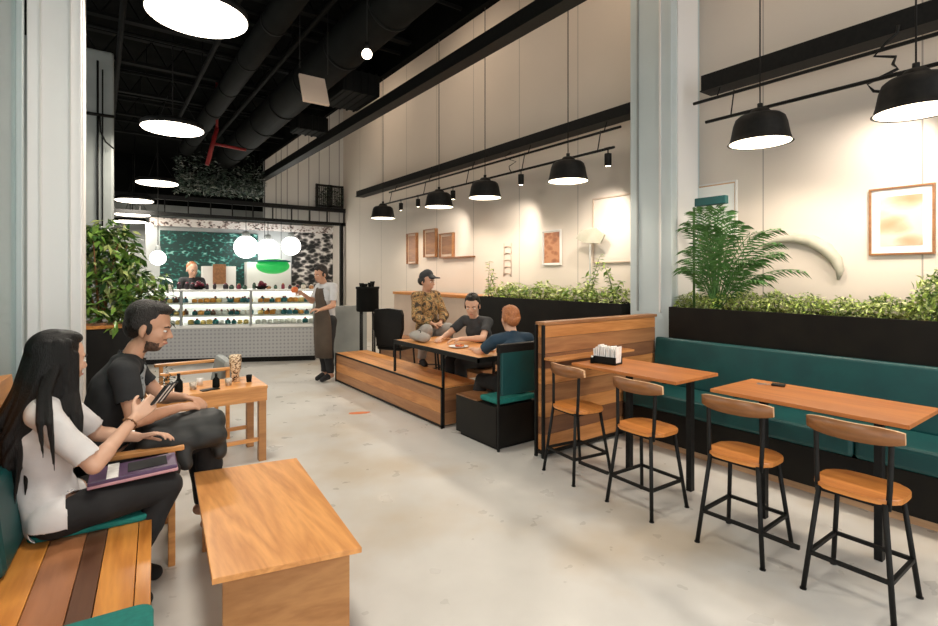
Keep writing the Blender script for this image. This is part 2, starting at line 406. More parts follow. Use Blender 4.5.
# cylinder spots on the lower rail
def spot_proto(at, label):
    t = thing('track_spotlight', label, 'spotlight', at, 0, 'small black cylinder spots on the lower rail')
    b = MB(); b.lathe([(0,.0), (.04,0), (.042,-.01), (.042,-.15), (.036,-.15), (.036,-.13), (0,-.13)], 'black', 20); b.build('barrel', t)
    b = MB(); b.lathe([(0,-.132), (.035,-.132), (.035,-.145), (0,-.145)], M['bulb'], 20); b.build('lens', t)
    b = MB(); b.tube([(0,0,0), (0,0,.06)], .008, 'black'); b.box((-.015,-.04,.055), (.015,.04,.075), 'black'); b.build('mount', t)
    return t
sp = None
for px, lb in ((608, 'black cylinder spotlight closest to the blue-grey column'), (521, 'black cylinder spotlight between the two middle pendants'),
               (453, 'black cylinder spotlight just right of the pendant over the carvings'), (418, 'black cylinder spotlight just left of the pendant over the carvings'),
               (401, 'farthest black cylinder spotlight, near the smallest pendant')):
    y = 4.9/ratio(px)
    if sp is None: sp = spot_proto((4.9, y, 3.04), lb)
    else: dup(sp, (4.9, y, 3.04), 0, lb)
for px, ty in ((608, 205), (521, 225), (453, 240)):
    y = 4.9/ratio(px); q = onX(px-8, ty+12, WX)
    light('spot_beam', 'SPOT', (4.9, y, 2.86), 60, (1,.9,.78), .04, (WX, q.y, 2.1), 75, .9)
# two spots over the near wall (hidden behind the big pendants)
for (y, tgt, lb) in ((4.9/ratio(904), (WX, 1.62, 2.15), 'black cylinder spotlight tucked beside the large-looking pendant'),):
    dup(sp, (4.9, y, 3.04), 0, lb)
    light('spot_beam', 'SPOT', (4.9, y, 2.86), 42, (1,.9,.78), .04, (WX, 1.55, 2.5), 100, .9)

# added unseen lamps that warm the upper wall, hidden behind the bulkhead
ln0 = None
for y in (.5, 3.9, 7.3, 10.7):
    if ln0 is None:
        ln0 = thing('added_fill_lamp', 'added unseen slim warm lamp brightening the upper wall above the planters', 'ceiling lamp', (4.1, y, CZ-.02), 0, 'added unseen linear lamps under the high ceiling')
        b = MB(); b.box((-.05,-.8,-.06), (.05,.8,.0), 'black', .004); b.build('housing', ln0)
        b = MB(); b.box((-.04,-.78,-.066), (.04,.78,-.06), M['bulb']); b.build('diffuser', ln0)
    else: dup(ln0, (4.1, y, CZ-.02))
    light('added_fill_light', 'AREA', (4.1, y, CZ-.11), 20, (1,.78,.58), 1.0, (WX, y, 3.9))
# big luminous discs over the walkway
def disc_proto(at, label):
    t = thing('disc_lamp', label, 'ceiling lamp', at, 0, 'large round glowing disc lamps above the walkway')
    b = MB(); b.lathe([(0,.0), (.335,0), (.35,.012), (.35,.02), (.338,.02)], M['disc'], 64); b.build('diffuser', t)
    b = MB(); b.lathe([(0,.09), (.33,.09), (.352,.075), (.357,.02), (.35,.018)], 'black', 64); b.build('housing', t)
    b = MB(); b.tube([(0,0,.09), (0,0,4.95-at[2])], .008, 'black', 6)
    for k in range(3): a = k*2*PI/3; b.tube([(.3*math.cos(a), .3*math.sin(a), .09), (0,0,.6)], .004, 'black', 6)
    b.build('cord', t)
    return t
dl = None
for (x, y, z, lb) in ((.61, 4.40, 3.56, 'large glowing white disc lamp, biggest and closest to the entrance'), (.75, 7.46, 3.43, 'glowing disc lamp second from the entrance'),
                      (.46, 1.34, 3.60, 'added unseen disc lamp at the start of the row, brightening the plank bench and coffee table'), (.89, 11.4, 3.33, 'glowing disc lamp third from the entrance, above the black crossbeams'), (.6, 13.0, 3.16, 'thin glowing disc lamp right under the upper black crossbeam'),  # start-of-row disc is added out of view to brighten column and foreground
                      (.62, 14.2, 2.98, 'thin glowing disc lamp between the two black crossbeams'), (.62, 15.4, 2.92, 'fainter glowing disc lamp behind the lower black crossbeam')):
    if dl is None: dl = disc_proto((x, y, z), lb)
    else: dup(dl, (x, y, z), 0, lb)
    light('disc_light', 'AREA', (x, y, z-.03), 42, (1,.92,.8), .6, (x, y, 0))

# ------------------------------------------------------------------ glazed kitchen front
b = MB()
xl = onY(114, 200, BY).x
zu0, zu1 = 3.30, 3.40; zl0, zl1 = 2.94, 3.02
b.box((xl-.6, BY-.05, zu0), (WX, BY+.05, zu1), 'black'); b.box((xl-.6, BY-.05, zl0), (WX, BY+.05, zl1), 'black')
b.box((WX-.14, BY-.05, 0), (WX-.06, BY+.05, zl1), 'black'); b.box((xl-.6, BY-.05, 0), (xl-.52, BY+.05, zu1), 'black')
for k in range(12):
    x = xl + k*.47; b.box((x-.01, BY-.03, zl1), (x+.01, BY+.03, zu0), 'black')
struct(b.build('beam_crossframe'))
# lattice rack with foliage panels in the corner
t = thing('lattice_screen', 'black lattice rack holding leafy panels high in the far corner', 'screen', (0, BY-.1, 0))
q0 = onY(317, 205, BY-.1).x; q1 = WX-.12
b = MB(); z0, z1 = zu1, 4.0
for x in (q0, (q0+q1)/2-.03, (q0+q1)/2+.03, q1): b.box((x-.03, -.03, z0), (x+.03, .03, z1), 'black')
for z in (z0+.03, z1-.03): b.box((q0, -.03, z-.025), (q1, .03, z+.025), 'black')
for k in range(14):
    x = q0 + (k+.5)*(q1-q0)/14; b.box((x-.006, -.006, z0), (x+.006, .006, z1), 'black')
b.build('frame', t)
M['darkleaf'] = noisy('dark_leaf', (.012,.03,.018), (.03,.055,.035), 30, .5)
def leaf_cloud(b, n, fn, size, m, seed, flat=.5, droop=0.0):
    q = random.Random(seed); i = [b.mi(x) for x in (m if isinstance(m, (list, tuple)) else [m])]
    for _ in range(n):
        c = V(fn(q)); L = size*q.uniform(.6, 1.25); w = L*q.uniform(.3, .45)
        d = V((q.gauss(0,1), q.gauss(0,1), q.gauss(0,flat)-droop)).normalized()
        s = d.cross(V((q.gauss(0,.4), q.gauss(0,.4), 1))).normalized(); up = s.cross(d)
        p = [c, c+d*L*.45+s*w*.5+up*L*.05, c+d*L-up*L*.08, c+d*L*.45-s*w*.5+up*L*.05]; mid = c+d*L*.5-up*L*.03
        vs = [b.bm.verts.new(x) for x in p]; vm = b.bm.verts.new(mid); k = q.choice(i)
        for a, e in ((0,1), (1,2), (2,3), (3,0)):
            f = b.bm.faces.new((vs[a], vs[e], vm)); f.material_index = k; f.smooth = True
b = MB(); leaf_cloud(b, 350, lambda q: (q.uniform(q0, q1), q.uniform(-.05,.05), q.uniform(z0+.05, z1-.05)), .09, 'darkleaf', 3); b.build('foliage', t)
# thin white vertical rods on the gable wall
# hanging dark vines over the counter
b = MB(); x0v, x1v = onY(175, 170, BY-.4).x, onY(262, 170, BY-.4).x
M['vine2'] = noisy('vine_grey', (.12,.14,.12), (.3,.32,.29), 30, .5)
leaf_cloud(b, 2600, lambda q: (q.uniform(x0v, x1v), BY-.4+q.uniform(-.4,.3), 3.45+abs(q.gauss(0,.35))+.0), .11, ['darkleaf','darkleaf','darkleaf','vine2'], 5)
for k in range(9):
    x = x0v + k*(x1v-x0v)/8; b.tube([(x, BY-.4, 3.5), (x+.1, BY-.4, 4.95)], .008, 'black', 6)
tag(b.build('hanging_vines'), 'dark vines massed above the black crossbeams over the counter', 'plant', None, 'stuff')

# kitchen interior behind the counter: murals, boards, globes
def mural(name, cols, scale, thr):
    m = mat(name, cols[0], .5); M[name] = m
    tc = nn(m, 'ShaderNodeTexCoord'); vo = nn(m, 'ShaderNodeTexVoronoi'); vo.inputs['Scale'].default_value = scale
    no = nn(m, 'ShaderNodeTexNoise'); no.inputs['Scale'].default_value = scale*.35; no.inputs['Detail'].default_value = 5
    mp = nn(m, 'ShaderNodeMapping'); mp.inputs['Scale'].default_value = (1, 1, 1.6); ln(m, tc.outputs['Object'], mp.inputs[0])
    ln(m, mp.outputs[0], vo.inputs['Vector']); ln(m, mp.outputs[0], no.inputs['Vector'])
    ad = nn(m, 'ShaderNodeMath', operation='MULTIPLY_ADD'); ad.inputs[1].default_value = .5; ln(m, vo.outputs['Distance'], ad.inputs[0]); ln(m, no.outputs['Fac'], ad.inputs[2])
    r = ramp(m, ad.outputs[0], [(thr-.12, cols[0]), (thr, cols[1]), (thr+.1, cols[2])]); ln(m, r.outputs[0], bsdf(m).inputs['Base Color'])
sbox('wall_kitchen', (onY(146, 250, 14.4).x, 14.345, 0), (WX, 14.5, 2.84), 'kitchenwall')
mural('mural_teal', ((.002,.035,.03), (.006,.15,.12), (.25,.5,.45)), 12, .90)
mural('mural_bw', ((.01,.012,.012), (.2,.18,.17), (.8,.76,.72)), 7, .82)
mural('mural_pink', ((.02,.02,.02), (.5,.38,.34), (.85,.8,.76)), 16, .66)
KY = 14.3
def flat(name, label, cat, a, c, y, m, th=.04):
    p, q = onY(*a, y), onY(*c, y); b = MB()
    if name == 'kitchen_panel': q.z = 0; th = .34
    b.box((p.x, y, q.z), (q.x, y+th, p.z), m, .004); return tag(b.build(name), label, cat)
flat('mural_board', 'dark teal leafy mural board on the wall behind the counter', 'mural', (160,230), (258,300), KY, 'mural_teal')
flat('mural_board', 'black and white leafy mural board behind the barista in the apron', 'mural', (292,226), (333,305), KY, 'mural_bw')
flat('speckled_frieze', 'pink and grey speckled frieze strip above the kitchen murals', 'frieze', (150,217), (334,234), KY-.05, 'mural_pink', .03)
flat('kitchen_panel', 'pale grey kitchen cabinet panel left of the two dark-framed boards', 'cabinet', (203,266), (236,300), KY-.3, 'white', .2)
flat('kitchen_panel', 'tall white kitchen fridge panel under the green dish lamp', 'cabinet', (247,262), (291,300), KY-.3, 'white', .2)
flat('oven_panel', 'small brown oven window set between white kitchen cabinets', 'oven', (213,264), (226,284), KY-.35, 'walnut', .04)
M['globe'] = mat('globe_lamp', (1,1,1), .4, emit=(1,.98,.95), es=3)
M['green'] = noisy('green_gloss', (.01,.33,.05), (.02,.42,.08), 3, .35); bsdf(M['green']).inputs['Emission Color'].default_value = (.02,.5,.1,1); bsdf(M['green']).inputs['Emission Strength'].default_value = .5
def globe(px, py, y, r, label):
    p = onY(px, py, y); t = thing('globe_lamp', label, 'lamp', tuple(p)); b = MB(); b.ell((0,0,0), r, M['globe'], 24); b.build('globe', t)
    b = MB(); b.lathe([(0,r+.12), (r*.25,r+.1), (r*.4,r*.94), (r*.35,r*.92)], 'grey', 24); b.build('cap', t)
    b = MB(); b.tube([(0,0,r+.1), (0,0,4.9-p.z)], .008, 'black', 6); b.build('cord', t)
    light('globe_light', 'POINT', (p.x, p.y-.35, p.z-.1), 8, (1,.96,.9), .2)
globe(246, 247, 13.9, .29, 'glowing white globe lamp on the left above the counter')
globe(268, 249, 14.0, .27, 'glowing white globe lamp directly over the green dish')
globe(291, 246, 13.9, .25, 'glowing white globe lamp nearest the black and white mural')
globe(158, 258, 12.2, .15, 'small white globe lamp next to the left planter foliage')
p = onY(273, 266, 13.3)
t = thing('green_dish_lamp', 'bright green oval dish lamp hanging over the counter', 'lamp', tuple(p))
b = MB(); b.ell((0,0,0), (.40,.3,.20), M['green'], 28); b.build('dish', t)
b = MB(); b.lathe([(.30,.12), (.41,.10), (.41,.13), (.30,.15)], 'tealfab', 32); b.build('rim', t)
b = MB(); b.tube([(-.2,0,.16), (-.2,0,4.9-p.z)], .006, 'black', 6); b.tube([(.2,0,.16), (.2,0,4.9-p.z)], .006, 'black', 6); b.build('cord', t)

# ------------------------------------------------------------------ display counter
RA = math.atan2(.44, -.9); CR = V((3.24, 9.44, 0))
ct = thing('display_counter', 'long glass display counter with grey patterned front', 'counter', tuple(CR), RA - PI)
# local: x runs from 0 (right end) to -L (left end), y positive goes away from the camera
L = 3.7; D = .85
m = mat('hex_front', (.3,.3,.3), .5); M['hexf'] = m
tc = nn(m, 'ShaderNodeTexCoord'); mp = nn(m, 'ShaderNodeMapping'); mp.inputs['Rotation'].default_value = (0, math.radians(45), 0); ln(m, tc.outputs['Object'], mp.inputs[0])
ck = nn(m, 'ShaderNodeTexVoronoi', distance='MANHATTAN'); ck.inputs['Scale'].default_value = 15; ck.inputs['Randomness'].default_value = .0; ln(m, tc.outputs['Object'], ck.inputs['Vector'])
r = ramp(m, ck.outputs['Distance'], [(.25, (.23,.23,.24)), (.5, (.29,.29,.30)), (.75, (.44,.44,.44))]); ln(m, r.outputs[0], bsdf(m).inputs['Base Color'])
b = MB(); b.box((-L, .02, .1), (0, D, .66), 'hexf'); b.build('front_panel', ct)
b = MB(); b.box((-L, .1, 0), (0, D-.05, .1), 'blackbox'); b.build('plinth', ct)
M['casewhite'] = mat('case_white', (.85,.85,.82), .35)
b = MB(); b.box((-L-.01, 0, .64), (.01, D, .70), 'casewhite', .006)
b.box((-L, D-.04, .7), (0, D, 1.3), 'casewhite'); b.build('case_body', ct)
for z in (.84, 1.07):
    b = MB(); b.box((-L+.02, .22, z-.012), (-.02, D-.04, z+.012), 'casewhite'); b.build('shelf', ct)
M['strip'] = mat('light_strip', (1,1,1), .5, emit=(1,.97,.9), es=5)
for z in (1.045, 1.27, .81):
    b = MB(); b.box((-L+.05, D-.12, z), (-.05, D-.08, z+.012), M['strip']); b.build('light_strip', ct)
b = MB(); b.box((-L, .12, 1.29), (0, D, 1.33), 'casewhite', .006); b.build('top', ct)
M['glass'] = mat('clear_glass', (.95,1,.98), .02, trans=1, ior=1.02, spec=.3)
b = MB(); b.box((-L, .02, .7), (0, .026, 1.29), M['glass']); b.build('glass_front', ct)
for x in (-.01, -1.12, -2.3, -L+.01):
    b = MB(); b.box((x-.018, .0, .66), (x+.018, .05, 1.31), 'grey'); b.build('post', ct)
cm_ = ct.matrix_basis if False else Matrix.Translation(CR) @ Matrix.Rotation(RA-PI, 4, 'Z')
foods = []
pal = [((.75,.33,.05),'orange'), ((.02,.16,.16),'dark teal'), ((.85,.62,.2),'golden'), ((.12,.06,.03),'dark brown'), ((.9,.88,.82),'cream'), ((.05,.2,.26),'blue')]
for i, (c, nme) in enumerate(pal):
    b = MB(); mm = noisy('food_'+nme.replace(' ', '_'), c, tuple(x*.7 for x in c), 40, .5)
    b.lathe([(0,0), (.035,0), (.045,.008)], 'casewhite', 12); b.lathe([(.03,.006), (.036,.02), (.034,.05), (.02,.062), (0,.065)], mm, 12)
    if i % 2: b.ell((0,0,.07), .014, 'red', 8)
    foods.append(b)
fo = []
for i, b in enumerate(foods):
    o = b.build('dessert'); fo.append(o)
q = random.Random(3)
used = set()
for lvl, z, ys in (('lower', .852, (.30, .45)), ('upper', 1.082, (.28, .44)), ('floor', .70, (.10,))):
    for row, yy in enumerate(ys):
        n = 34
        for k in range(n):
            x = -.07 - k*(L-.14)/n
            if abs(x+1.12) < .04 or abs(x+2.3) < .04: continue
            i = q.choice((0,0,1,1,2,3,4,5)) if lvl != 'floor' else q.choice((4,4,2,1))
            w = cm_ @ V((x, yy, z))
            lb = {'lower': 'small dessert on the lower glass shelf of the display counter', 'upper': 'small dessert on the upper glass shelf of the display counter', 'floor': 'small dessert in the bottom row behind the counter glass'}[lvl]
            lb = pal[i][1] + ' ' + lb
            if i not in used: o = fo[i]; used.add(i)
            else: o = fo[i].copy(); COL.objects.link(o)
            o.location = w; o.rotation_euler = (0, 0, q.uniform(0, 6)); s = q.uniform(1.2, 1.5); o.scale = (s, s, s)
            tag(o, lb, 'dessert', pal[i][1] + ' desserts, ' + lvl + ' row')
# jars and fruit bowls on the counter top
def on_counter(x, y, z=1.33): return tuple(cm_ @ V((x, y, z)))
jm = [noisy('jar_%d' % i, c, tuple(x*.6 for x in c), 30, .4) for i, c in enumerate([(.03,.02,.03), (.25,.02,.05), (.5,.25,.1), (.75,.7,.6), (.05,.12,.08)])]
for k in range(26):
    x = -.12 - k*.135 + q.uniform(-.02,.02); i = q.randrange(5); h = q.uniform(.05,.13); r = q.uniform(.03,.05)
    b = MB(); b.lathe([(0,0), (r*.8,0), (r,h*.2), (r,h*.8), (r*.6,h), (0,h)], jm[i], 12); b.ell((0,0,h), (r*.7,r*.7,.02), jm[(i+1)%5], 8)
    o = b.build('jar', None, on_counter(x, .55+q.uniform(-.1,.1)))
    tag(o, ['blackish', 'wine red', 'amber', 'cream', 'dark green'][i] + ' little jar in the row on the counter top', 'jar', ['blackish', 'wine red', 'amber', 'cream', 'dark green'][i] + ' jars on the counter top')
for x, lb in ((-1.0, 'dark fruit bowl on the counter top below the green dish lamp'), (-2.1, 'dark red fruit bowl on the counter top below the teal mural')):
    t = thing('fruit_bowl', lb, 'bowl', on_counter(x, .3)); b = MB(); b.lathe([(0,0), (.06,0), (.13,.06), (.12,.06), (0,.02)], 'duct', 24); b.build('bowl', t)
    b = MB()
    for k in range(14): a = k*2.4; b.ell((.07*math.cos(a)*(k%3)/2, .07*math.sin(a)*(k%3)/2, .07+.02*(k%4)), .033, jm[1 if k % 3 else 0], 8)
    b.build('fruit', t)['kind'] = 'stuff'
M['sage'] = noisy('sage', (.40,.38,.30), (.48,.46,.38), 6, .6)
# ------------------------------------------------------------------ furniture
# coffee table in front (corners in plan)
cn = [(.345,2.146), (.90,2.03), (1.006,3.26), (.447,3.37)]
cx = sum(p[0] for p in cn)/4; cy = sum(p[1] for p in cn)/4
t = thing('coffee_table', 'low light oak coffee table in the foreground with solid slab ends', 'table', (cx, cy, 0))
loc = [(x-cx, y-cy) for x, y in cn]
b = MB(); b.prism(loc, .425, .45, 'oak_y', .003); b.build('tabletop', t)
def lerp(p, q, k): return (p[0]+(q[0]-p[0])*k, p[1]+(q[1]-p[1])*k)
def slab(k0, k1):
    a, c, d, e = lerp(loc[0], loc[3], k0), lerp(loc[1], loc[2], k0), lerp(loc[1], loc[2], k1), lerp(loc[0], loc[3], k1)
    f = lambda p, q: (lerp(p, q, .07), lerp(p, q, .93))
    a, c = f(a, c); e, d = f(e, d)
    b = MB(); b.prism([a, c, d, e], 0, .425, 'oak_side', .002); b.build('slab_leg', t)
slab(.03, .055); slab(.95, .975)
# bench on the left
BR = -math.radians(4.3)
t = thing('wooden_bench', 'high-backed wooden bench of mixed brown planks at the left edge', 'bench', (.2, 2.85, 0), BR)
xs = [(-.50,-.375,'plankA'), (-.372,-.245,'plankB'), (-.242,-.17,'plankC'), (-.167,-.052,'plankA'), (-.049,0,'plankD')]
b = MB()
for x0_, x1_, mm in xs: b.box((x0_, -1.9, .415), (x1_, .40, .45), mm, .002)
b.build('seat', t)
b = MB(); b.box((-.49, -1.9, .0), (-.06, -1.86, .415), 'plankB'); b.build('end_panel', t)
b = MB(); b.box((-.49, .35, .0), (-.30, .39, .415), 'plankB'); b.build('end_panel', t)
b = MB(); b.box((-.49, -1.8, .05), (-.46, .35, .40), 'plankC'); b.build('rear_panel', t)
mt = Matrix.Translation((-.5, 0, .42)) @ Matrix.Rotation(-math.radians(6), 4, 'Y')
b = MB()
for k, mm in enumerate(['plankB', 'plankA', 'plankB', 'plankA']):
    b.box((-.045, -1.9, .0+k*.178), (0, .40, .174+k*.178), mm, .002, mt)
b.build('backrest', t)
def cushion(name, label, lo, hi, at, rz, m='tealfab', h=.03, parent=None, z=.451):
    b = MB(); x0_, y0_ = lo; x1_, y1_ = hi; r = .05
    pts = []
    for (cx_, cy_, a0) in ((x1_-r, y1_-r, 0), (x0_+r, y1_-r, 90), (x0_+r, y0_+r, 180), (x1_-r, y0_+r, 270)):
        for k in range(5): a = math.radians(a0+k*22.5); pts.append((cx_+r*math.cos(a), cy_+r*math.sin(a)))
    b.prism(pts, 0, h, m, h*.35, False)
    return tag(b.build(name, None, at, rz), label, 'cushion')
R2 = Matrix.Rotation(BR, 3, 'Z'); bo = V((.2, 2.85, 0))
def bw(x, y, z): return tuple(bo + R2 @ V((x, y, 0)) + V((0, 0, z)))
cushion('seat_cushion', 'flat teal seat pad under the woman in the white shirt', (-.46, -.02), (-.005, .39), bw(0, 0, .4505), BR, h=.028)
cushion('seat_cushion', 'flat teal seat pad at the near end of the plank bench', (-.30, -.62), (.0, -.19-.62+.04), bw(0, 0, .4505), BR, h=.028) if False else None
cushion('seat_cushion', 'flat teal seat pad lying at the near bottom corner of the plank bench', (-.44, -1.30), (.01, -.77), bw(0, 0, .4505), BR, h=.028)
o = MB(); o.box((0, -.2, 0), (.05, .2, .36), 'teal', .03); o = o.build('back_cushion', None, bw(-.51, -.12, .455), BR - 0.0); o.rotation_euler = (0, -math.radians(6), BR)
tag(o, 'teal back cushion leaning on the bench back behind the woman in white', 'cushion')

# side table behind the man
t = thing('side_table', 'light oak frame table with small items beside the man in black', 'table', (.75, 4.88, 0))
b = MB(); b.box((-.45, -.26, .62), (.43, .26, .65), 'oak_x', .003); b.build('tabletop', t)
b = MB(); b.box((-.445, -.255, .52), (.425, -.235, .62), 'oak_x'); b.box((-.445, .235, .52), (.425, .255, .62), 'oak_x'); b.box((.405,-.235,.52), (.425,.235,.62), 'oak_y'); b.box((-.445,-.235,.52), (-.425,.235,.62), 'oak_y'); b.build('apron', t)
for x in (-.41, .39):
    for y in (-.22, .22):
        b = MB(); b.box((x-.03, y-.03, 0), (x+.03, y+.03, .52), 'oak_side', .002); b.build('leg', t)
for y in (-.22, .22):
    b = MB(); b.box((-.38, y-.015, .17), (.36, y+.015, .20), 'oak_x'); b.build('stretcher', t)
# things on it
def bottle(x, y, z, h, r, m, label, name='bottle'):
    b = MB(); b.lathe([(0,0), (r,0), (r*1.05,h*.1), (r,h*.55), (r*.4,h*.72), (r*.36,h*.95), (0,h*.95)], m, 16)
    t = thing(name, label, 'bottle', (x, y, z)); b.build('body', t)
    b = MB(); b.lathe([(r*.42,h*.9), (r*.42,h), (0,h)], 'black', 12); b.build('cap', t)
ft = .6505
M['amber'] = noisy('amber', (.35,.15,.05), (.12,.06,.03), 60, .4); M['cream'] = noisy('cream', (.75,.68,.58), (.3,.24,.18), 60, .5)
bottle(.52, 4.76, ft, .15, .03, 'duct', 'dark sauce bottle on the oak side table, nearest the man')
bottle(.80, 4.78, ft, .12, .028, 'duct', 'dark squat bottle in the middle of the oak side table')
t = thing('patterned_vase', 'tall black and cream mosaic vase on the oak side table', 'vase', (.985, 4.95, ft))
mural('mosaic', ((.01,.01,.01), (.5,.3,.15), (.85,.7,.5)), 60, .72)
b = MB(); b.lathe([(0,0), (.04,0), (.03,.06), (.045,.11), (.052,.2), (.05,.235), (.04,.235), (.04,.2), (0,.2)], 'mosaic', 20); b.build('body', t)
for k, (x, y, r, mm, lb) in enumerate(((.63,4.8,.03,'cream','small cream cup on the oak side table beside the dark sauce bottle'), (.70,4.95,.028,'white','small white cup at the back of the oak side table'), (.90,4.80,.03,'cream','cream cup beside the mosaic vase on the oak side table'),
                            (1.08,4.86,.026,'duct','tiny dark cup on the right end of the oak side table'))):
    b = MB(); b.lathe([(0,0), (r*.8,0), (r,.06), (r*.9,.06), (r*.7,.01), (0,.01)], mm, 16); tag(b.build('cup', None, (x, y, ft)), lb, 'cup')
for k, (x, y, w_, lb) in enumerate(((.74,4.70,.09,'flat black phone lying on the near edge of the oak side table'),)):
    b = MB(); b.box((-.07,-.035,0), (.07,.035,.008), 'blackbox', .003); tag(b.build('phone', None, (x, y, ft), .2), lb, 'phone')
t = thing('potted_sprig', 'small dark leafy sprig in a pot on the near end of the oak side table', 'plant', (.44, 4.72, ft))
b = MB(); b.lathe([(0,0), (.03,0), (.038,.05), (.03,.05), (0,.045)], 'duct', 14); b.build('pot', t)
b = MB(); leaf_cloud(b, 60, lambda q: (q.gauss(0,.03), q.gauss(0,.03), .06+abs(q.gauss(0,.06))), .04, 'darkleaf', 8); b.build('foliage', t)
# armchairs
def armchair(at, rz, label, w=.6, d=.58, cloth='blackbox', cush=None, arm='oak_x', ah=.66, bh=.52):
    t = thing('armchair', label, 'armchair', at, rz)      # faces +x
    b = MB(); b.box((-d/2, -w/2+.05, .34), (d/2, w/2-.05, .46), cloth, .03); b.build('seat', t)
    mt = Matrix.Translation((-d/2+.03, 0, .42)) @ Matrix.Rotation(-math.radians(10), 4, 'Y')
    b = MB(); b.box((-.05, -w/2+.05, 0), (.05, w/2-.05, bh), cush or cloth, .035, mt); b.build('backrest', t)
    for s in (-1, 1):
        b = MB(); b.box((-d/2-.04, s*(w/2-.01)-.03, ah-.028), (d/2+.02, s*(w/2-.01)+.03, ah), arm, .006); b.build('armrest', t)
        for x in (-d/2+.0, d/2-.04):
            b = MB(); b.bar((x, s*(w/2-.012), 0), (x, s*(w/2-.012), ah-.028), .035, .035, arm, .004); b.build('leg', t)
    return t
armchair((.12, 3.56, 0), -.06, 'black padded armchair with pale wooden arms under the man in black', .60, .52, 'blackbox')
t = armchair((.74, 5.75, 0), PI, 'light wooden armchair with grey back cushion beyond the oak side table', .62, .55, 'grey', 'grey', 'oak_x', .70, .34)

# left planter behind the man
t = thing('leafy_plant_box', 'tall black planter box overflowing with glossy green leaves by the grey pillar', 'plant', (.0, 5.9, 0))
b = MB(); b.box((-.42, -.28, 0), (.24, .28, 1.12), 'blackbox', .006); b.build('planter_box', t)
b = MB(); b.box((-.43, -.29, 1.12), (.25, .29, 1.15), 'plankD', .003); b.build('wooden_rim', t)
b = MB(); b.box((-.39, -.25, 1.15), (.21, .25, 1.17), 'walnut'); b.build('soil', t)
M['leafA'] = noisy('leaf_a', (.10,.21,.03), (.19,.33,.06), 9, .3); M['leafB'] = noisy('leaf_b', (.025,.075,.015), (.05,.12,.025), 9, .3); M['leafC'] = noisy('leaf_c', (.35,.42,.12), (.45,.5,.2), 9, .35)
def bigfol(q):
    a = q.uniform(0, 2*PI); z = q.uniform(0, 1); r = math.sqrt(q.random())*(.42-.22*z)
    return (.04+r*math.cos(a)+.12*(1-z), r*math.sin(a)*.9, 1.12+z*.95+q.gauss(0,.03))
b = MB(); leaf_cloud(b, 1500, bigfol, .12, ['leafA','leafB','leafB','leafA','leafC'], 21, .5, .5)
leaf_cloud(b, 260, lambda q: (q.uniform(.1,.55), q.uniform(-.3,.25), q.uniform(1.15,1.62)), .11, ['leafA','leafB'], 22, .5, .4)
b.build('foliage', t)
b = MB()
for k in range(7): a = k*.9; b.tube([(0,0,1.15), (.1*math.cos(a), .1*math.sin(a), 1.5), (.22*math.cos(a), .2*math.sin(a), 1.9)], [.012,.01,.005], 'walnut', 6)
b.build('stem', t)
# plant and ledge seen through the tinted glass
t = thing('window_ledge_plant', 'blurred green plant on a brown ledge outside the tinted glass', 'plant', (-.75, 3.9, 0))
b = MB(); b.box((-.6, -1.2, .9), (.2, .6, 1.12), 'walnut', .004); b.box((-.55,-1.1,0), (-.45,.5,.9), 'walnut'); b.box((.1,-1.1,0), (.18,.5,.9), 'walnut'); b.build('ledge', t)
b = MB(); b.lathe([(0,1.12), (.09,1.12), (.12,1.25), (.1,1.25), (0,1.24)], 'duct', 20, (0,0,0)); b.build('pot', t)
b = MB(); leaf_cloud(b, 260, lambda q: (q.gauss(0,.1), q.gauss(0,.1), 1.42+q.gauss(0,.1)), .11, ['leafA','leafB'], 31, .6); b.build('foliage', t)

# timber box bench with black edging
t = thing('timber_bench', 'long low timber box bench edged in black metal beside the walkway', 'bench', (2.89, 6.0, 0))
y0b, y1b = -1.49, 1.46; W = .50; H = .43
b = MB()
for k in range(3): b.box((.004+k*.165, y0b+.006, H-.02), (.004+k*.165+.163, y1b-.006, H), ['oak_y','py1','oak_y'][k], .001)
b.build('seat_top', t)
b = MB()
for k in range(3): b.box((.0, y0b+.02, .03+k*.126), (.02, y1b-.02, .03+k*.126+.124), ['py2','py1','py2'][k], .001)
b.build('front_panel', t)
b = MB()
for k in range(3): b.box((.02, y0b, .03+k*.126), (W-.02, y0b+.02, .03+k*.126+.124), ['px2','px3','px2'][k]); 
b.build('end_panel', t)
b = MB(); b.box((.02, y1b-.02, .03), (W-.02, y1b, .406), 'px2'); b.build('end_panel', t)
b = MB()
for x in (-.008, W-.012):
    b.box((x, y0b-.01, .015), (x+.02, y1b+.01, .035), 'black'); b.box((x, y0b-.01, H-.022), (x+.02, y1b+.01, H-.002), 'black')
    for y in (y0b-.01, y1b-.01): b.box((x, y, 0), (x+.02, y+.02, H-.002), 'black')
b.build('metal_edging', t)

# people's table with black frame
t = thing('metal_frame_table', 'long wooden table with black metal frame and a tall corner post beside the timber bench', 'table', (3.26, 4.8, 0))
b = MB()
for k in range(4): b.box((-.33+k*.163, -.88, .785), (-.33+k*.163+.16, .82, .81), 'oak_y', .002)
b.build('tabletop', t)
b = MB(); b.box((-.35,-.9,.765), (-.33,.84,.812), 'black'); b.box((.325,-.9,.765), (.345,.84,.812), 'black'); b.box((-.35,-.9,.765), (.345,-.88,.812), 'black'); b.box((-.35,.82,.765), (.345,.84,.812), 'black'); b.build('frame', t)
for x in (-.345, .33):
    for y in (-.28, .8):
        b = MB(); b.box((x-.012, y-.012, 0 if x > 0 else (.0 if y < 0 else .432)), (x+.012, y+.012, .765), 'black'); 
        if x < 0 and y > 0: b.box((x-.012, y-.012, .432), (x+.012, y+.012, .44), 'black')
        b.build('leg', t)

